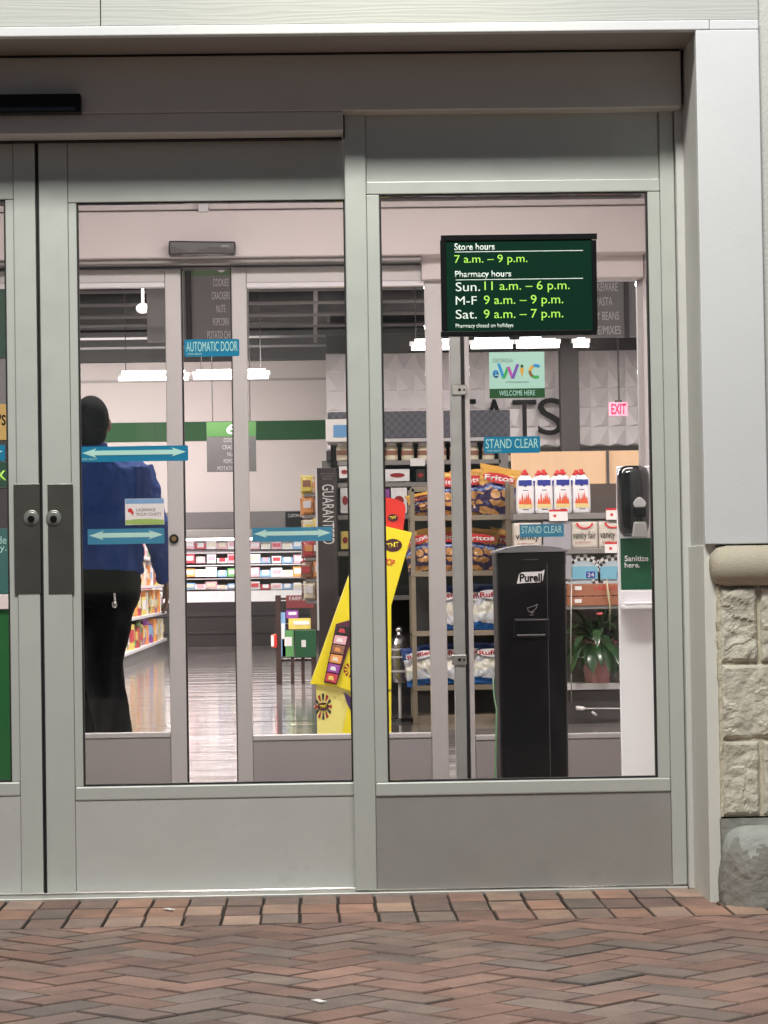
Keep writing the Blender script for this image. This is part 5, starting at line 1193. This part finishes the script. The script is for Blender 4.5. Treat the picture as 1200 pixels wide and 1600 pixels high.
# checker rim plates in wrap
for i, (px, lab) in enumerate(((912, 'round checkered rim plate pack in wrap, left of two'), (960, 'round checkered rim plate pack in wrap, beside the white stand'))):
    cc = P(px, 902, Yt + .03); Rr = 36 / s_
    t = thing('plate_pack', lab, 'plates', (cc.x, Yt + .05, Z(px, 946, Yt)), 'plate packs on the third shelf')
    bm = NB(); n = 36
    for q in range(n):
        for rr0, rr1, ph in ((.74, .87, 0), (.87, 1.0, 1)):
            a0, a1 = 2 * PI * q / n, 2 * PI * (q + 1) / n
            vs = [bm.verts.new((cc.x + Rr * rr * math.cos(an), Yt + .03 - .01 * rr, cc.z + Rr * rr * math.sin(an))) for rr, an in ((rr0, a0), (rr1, a0), (rr1, a1), (rr0, a1))]
            f = bm.faces.new(vs); f.material_index = (q + ph) % 2
    obj('checkered_rim', bm, [mat('rim_black', (.03, .03, .03), .4), mat('rim_white', (.6, .6, .6), .4)], t)
    bm = NB(); discy(bm, (cc.x, Yt + .026, cc.z), Rr * .8, .03, 36); obj('plate', bm, mat('plate_pale', (.42, .50, .55), .35), t)
    bm = NB(); boxp(bm, px - 22, 885, px + 22, 905, Yt + .018, .003); q_ = obj('blue_wrap', bm, mat('wrap_blue', (.17, .42, .55), .3), t); bm = NB(); boxp(bm, px + 4, 893, px + 18, 903, Yt + .016, .0015); q2 = obj('number_patch', bm, NAVY, q_)
    text('number', '24', (px + 6, 895, px + 16, 901), Yt + .0155, WHITEINK, q_)
for k, (r, lab) in enumerate((((886, 912, 975, 931), 'upper red brown cardboard crate under the plates'), ((886, 932, 975, 946), 'lower red brown cardboard crate above the plant'))):
    bm = NB(); boxp(bm, *r, Yt - .01, .28); o = tagp(obj('cardboard_crate', bm, mat('crate_brown', (.34, .13, .07), .6, 0, .2, 12), bevel=.003), lab, 'crate', 'crates under the plates')
    a, b, c_, d_ = r; bm = NB(); boxp(bm, 898, b + 4, 909, b + 10, Yt - .012, .0015); obj('paper_label', bm, PAPER, o)
    if k == 0: text('print', 'LABELS', (928, 915, 962, 922), Yt - .011, REDP, o)
# plant
Yl = Yt - .02
pc = P(937, 1068, Yl)
t = thing('potted_plant', 'leafy green potted plant in pink wrapped pot on the low white shelf', 'plant', (pc.x, Yl + .1, pc.z))
bm = NB(); n = 40; rings = []
z0 = pc.z; z1 = Z(937, 1000, Yl); zz1 = z1 - z0
for j in range(9):
    f = j / 8; ring = []
    for k in range(n):
        a = 2 * PI * k / n; rr = (.072 + .055 * f ** 1.4) * (1 + (.03 + .10 * f ** 3) * math.sin(k * 2.4 + f)) ; ring.append(bm.verts.new((pc.x + rr * math.cos(a), Yl + .12 + rr * math.sin(a), z0 + zz1 * f * (1.0 + .06 * math.sin(k * 1.3) * f ** 3))))
    rings.append(ring)
for j in range(8):
    for k in range(n): bm.faces.new((rings[j][k], rings[j][(k + 1) % n], rings[j + 1][(k + 1) % n], rings[j + 1][k]))
bm.faces.new(rings[0]); obj('pot_wrap', bm, mat('pink_foil', (.40, .19, .18), .35, .3, .35, 14, .6, 40), t)
bm = NB(); loft(bm, [(pc.x, Yl + .12, z1 - .05, .09, .09), (pc.x, Yl + .12, z1 - .045, .09, .09)], 20); obj('soil', bm, mat('soil', (.03, .02, .015), .9), t)
rnd = random.Random(9); bm = NB()
def leaf(bm, base, az, el, ln, wd, droop):
    pts = []; p = Vector(base); d = Vector((math.cos(az) * math.cos(el), math.sin(az) * math.cos(el), math.sin(el))); side = Vector((-math.sin(az), math.cos(az), 0)); n = 9; L = []
    for i in range(n + 1):
        f = i / n; w2 = wd * (max(0, (f - .30) / .7) ** .55) * (1 - max(0, (f - .30) / .7)) ** .8 * 1.9 if f > .3 else .0022
        w2 = max(w2, .0018); up = side.cross(d).normalized()
        L.append((bm.verts.new(p - side * w2 + up * w2 * .25), bm.verts.new(p), bm.verts.new(p + side * w2 + up * w2 * .25)))
        p = p + d * ln / n; d = (d + Vector((0, 0, -droop / n * (1 + 2 * f)))).normalized()
    for i in range(n):
        for q in (0, 1): bm.faces.new((L[i][q], L[i][q + 1], L[i + 1][q + 1], L[i + 1][q]))
for i in range(105):
    az = rnd.uniform(0, 2 * PI); el = R(rnd.uniform(20, 85)); leaf(bm, (pc.x + rnd.uniform(-.04, .04), Yl + .12 + rnd.uniform(-.04, .04), z1 - .06), az, el, rnd.uniform(.20, .43), rnd.uniform(.028, .050), rnd.uniform(1.1, 3.0))
obj('foliage', bm, mat('leaf_green', (.022, .062, .02), .32, 0, .5, 14, coat=.2), t, smooth=True)
bm = NB(); ball(bm, P(937, 959, Yl), .013, (1.6, .6, .6), 10); obj('flower', bm, mat('flower_pink', (.7, .1, .12), .5), t, smooth=True)
bm = NB(); pts = [P(948, 905, Yl - .02), P(950, 925, Yl - .02), P(953, 945, Yl), P(953, 985, Yl + .08)]; tube(bm, pts, [.002, .007, .004, .003], 8); obj('spathe', bm, mat('spathe_cream', (.6, .58, .35), .5), t, smooth=True)
# wire stand beside plant and grabber on the plinth
bm = NB(); tube(bm, [P(893, 888, Yt - .04), P(892, 1000, Yt - .04), P(893, 1098, Yt - .04)], .004, 6); tube(bm, [P(893, 1027, Yt - .04), P(968, 1027, Yt - .04)], .003, 6)
tagp(obj('wire_stand', bm, STEEL, smooth=True), 'thin upright wire stand between the dispenser and the potted plant', 'wire stand')
bm = NB(); tube(bm, [P(900, 1106, Yt), P(911, 1107, Yt), P(915, 1107, Yt), P(970, 1107, Yt)], [.012, .012, .004, .004], 8); tube(bm, [P(925, 1112, Yt + .01), P(932, 1118, Yt + .01)], .008, 6)
tagp(obj('white_rod', bm, PAPER, smooth=True), 'thin white rod with thick end lying low under the plant shelf', 'rod')

# ================================================================== MAN
Ym = 4.8
mx = X(147, 780, Ym)
t = thing('person', 'man in blue long sleeved shirt and black trousers walking away', 'person', (mx, Ym, 0))
def man_obj(name, bm, m, voxel, disp=0., sm=3):
    o = obj(name, bm, m, t)
    r = o.modifiers.new('remesh', 'REMESH'); r.mode = 'VOXEL'; r.voxel_size = voxel; r.use_smooth_shade = True
    s = o.modifiers.new('smooth', 'SMOOTH'); s.iterations = sm; s.factor = .5
    if disp:
        tx = bpy.data.textures.new(name, 'CLOUDS'); tx.noise_scale = .085; tx.noise_depth = 3
        d = o.modifiers.new('folds', 'DISPLACE'); d.texture = tx; d.strength = disp; d.mid_level = .5; d.texture_coords = 'GLOBAL'
    return o
def V(x, y, z): return Vector((mx + x, Ym + y, z))
SKIN = mat('skin', (.16, .085, .055), .5)
def pelvis_torso(bm, g=0., lo=.90, hi=1.50):
    secs = [(.92, .175, .135, .0), (1.0, .180, .150, .01), (1.10, .185, .155, .015), (1.22, .195, .145, .005), (1.33, .205, .130, .0), (1.41, .195, .115, .0), (1.46, .15, .095, .0), (1.50, .085, .075, .0)]
    loft(bm, [(mx + .02 - (z - 1) * .02, Ym + dy, z, rx + g, ry + g) for z, rx, ry, dy in secs if lo <= z <= hi], 30, 2.3)
LEG = {  # hip, knee, ankle, toe  (right = +x side as seen from behind)
    'R': [(.095, .01, .92), (.030, -.03, .52), (.100, -.10, .09)], 'L': [(-.075, .02, .92), (-.075, .10, .52), (-.09, .16, .09)]}
def limb(bm, pts, rs, n=16):
    P3 = [V(*p) for p in pts]; out = []; rr = []
    for i in range(len(P3) - 1):
        for k in range(6):
            f = k / 6; out.append(P3[i].lerp(P3[i + 1], f)); rr.append(rs[i] * (1 - f) + rs[i + 1] * f)
    out.append(P3[-1]); rr.append(rs[-1]); tube(bm, out, rr, n)
ARM = {'R': [(.20, .0, 1.41), (.285, -.02, 1.14), (.325, .07, .90)], 'L': [(-.20, .0, 1.41), (-.28, .02, 1.14), (-.29, .16, .93)]}
bm = NB()
ball(bm, V(-.008, .0, 1.625), .1, (.80, .96, 1.20), 24); ball(bm, V(-.008, .035, 1.57), .07, (.85, .9, 1.0), 16)
tube(bm, [V(-.005, -.005, 1.44), V(-.006, .0, 1.56)], .06, 16)
for sx in (-1, 1): ball(bm, V(-.008 + sx * .082, .01, 1.615), .022, (.45, .9, 1.4), 10)
ball(bm, V(-.008, .105, 1.605), .014, (.9, 1.3, 1.4), 8)
pelvis_torso(bm, -.045)
for k in LEG: limb(bm, LEG[k], [.085, .055, .04]); 
for k in ARM:
    limb(bm, ARM[k], [.05, .04, .028]); h = ARM[k][2]; sx = 1 if k == 'R' else -1
    ball(bm, V(h[0], h[1] + .015, h[2] - .05), .04, (.45, .95, 1.15), 12)
    for fi, (dy, ln) in enumerate(((-.022, .062), (-.007, .075), (.010, .078), (.027, .068))):
        limb(bm, [(h[0], h[1] + .012 + dy, h[2] - .085), (h[0] - sx * .006, h[1] + .018 + dy * 1.1, h[2] - .085 - ln * .5), (h[0] - sx * .024, h[1] + .024 + dy * 1.1, h[2] - .085 - ln * .95)], [.0088, .0082, .007], 8)
    limb(bm, [(h[0] - sx * .01, h[1] + .045, h[2] - .03), (h[0] - sx * .016, h[1] + .068, h[2] - .062), (h[0] - sx * .020, h[1] + .070, h[2] - .092)], [.012, .010, .008], 8)
man_obj('body', bm, SKIN, .0055, 0, 2)
bm = NB(); ball(bm, V(-.008, -.012, 1.640), .097, (.86, 1.04, 1.14), 28); ball(bm, V(-.008, -.045, 1.575), .074, (1.0, .75, .95), 16)
for v in bm.verts:
    if v.co.y > Ym + .07: v.co.y = Ym + .07
o = obj('hair', bm, mat('black_hair', (.007, .006, .006), .85, 0, .5, 60, 1.0, 220, stretch=(1, 1, .3), spec=.15), t, smooth=True)
SHIRT = mat('blue_shirt', (.013, .040, .18), .8, 0, .3, 5, .9, 7, stretch=(1.6, 1, .7), spec=.2)
bm = NB(); pelvis_torso(bm, .012, .95, 1.50)
loft(bm, [(mx + .02, Ym + .01, z, rx, ry) for z, rx, ry in ((.915, .17, .135), (.94, .198, .165), (.99, .200, .170), (1.05, .197, .167), (1.12, .19, .16))], 30, 2.3)
for k in ARM: limb(bm, ARM[k], [.078, .064, .045])
for sx in (-1, 1): ball(bm, V(sx * .185, .0, 1.395), .078, (1, 1, .8), 14)
man_obj('shirt', bm, SHIRT, .009, .045, 3)
bm = NB(); loft(bm, [(mx - .006, Ym - .004, 1.475, .078, .078), (mx - .006, Ym - .004, 1.53, .070, .070)], 24); obj('collar', bm, SHIRT, t, smooth=True)
TRO = mat('black_trousers', (.004, .004, .005), .9, 0, .2, 8, spec=.1)
bm = NB(); loft(bm, [(mx + .015, Ym + .0, z, rx, ry) for z, rx, ry in ((.78, .175, .13), (.85, .195, .155), (.92, .192, .158), (.955, .19, .155))], 30, 2.4)
for k in LEG: limb(bm, LEG[k], [.120, .094, .082]); a = LEG[k][2]; limb(bm, [a, (a[0], a[1], .045)], [.076, .08])
man_obj('trousers', bm, TRO, .010, .02, 4)
for k in LEG:
    a = LEG[k][2]; bm = NB(); c = V(a[0], a[1] + .06, 0)
    loft(bm, [(c.x, c.y, 0.002, .047, .14), (c.x, c.y, .02, .05, .145), (c.x, c.y - .01, .05, .045, .13), (c.x, c.y - .04, .085, .04, .09)], 24, 2.6); obj('shoe', bm, BLK, t, smooth=True)
bm = NB(); tube(bm, [V(.10, -.168, .84), V(.103, -.172, .80)], .005, 8); ball(bm, V(.10, -.172, .79), .012, (1, .4, 1.5), 8); obj('keys', bm, CHROME, t)
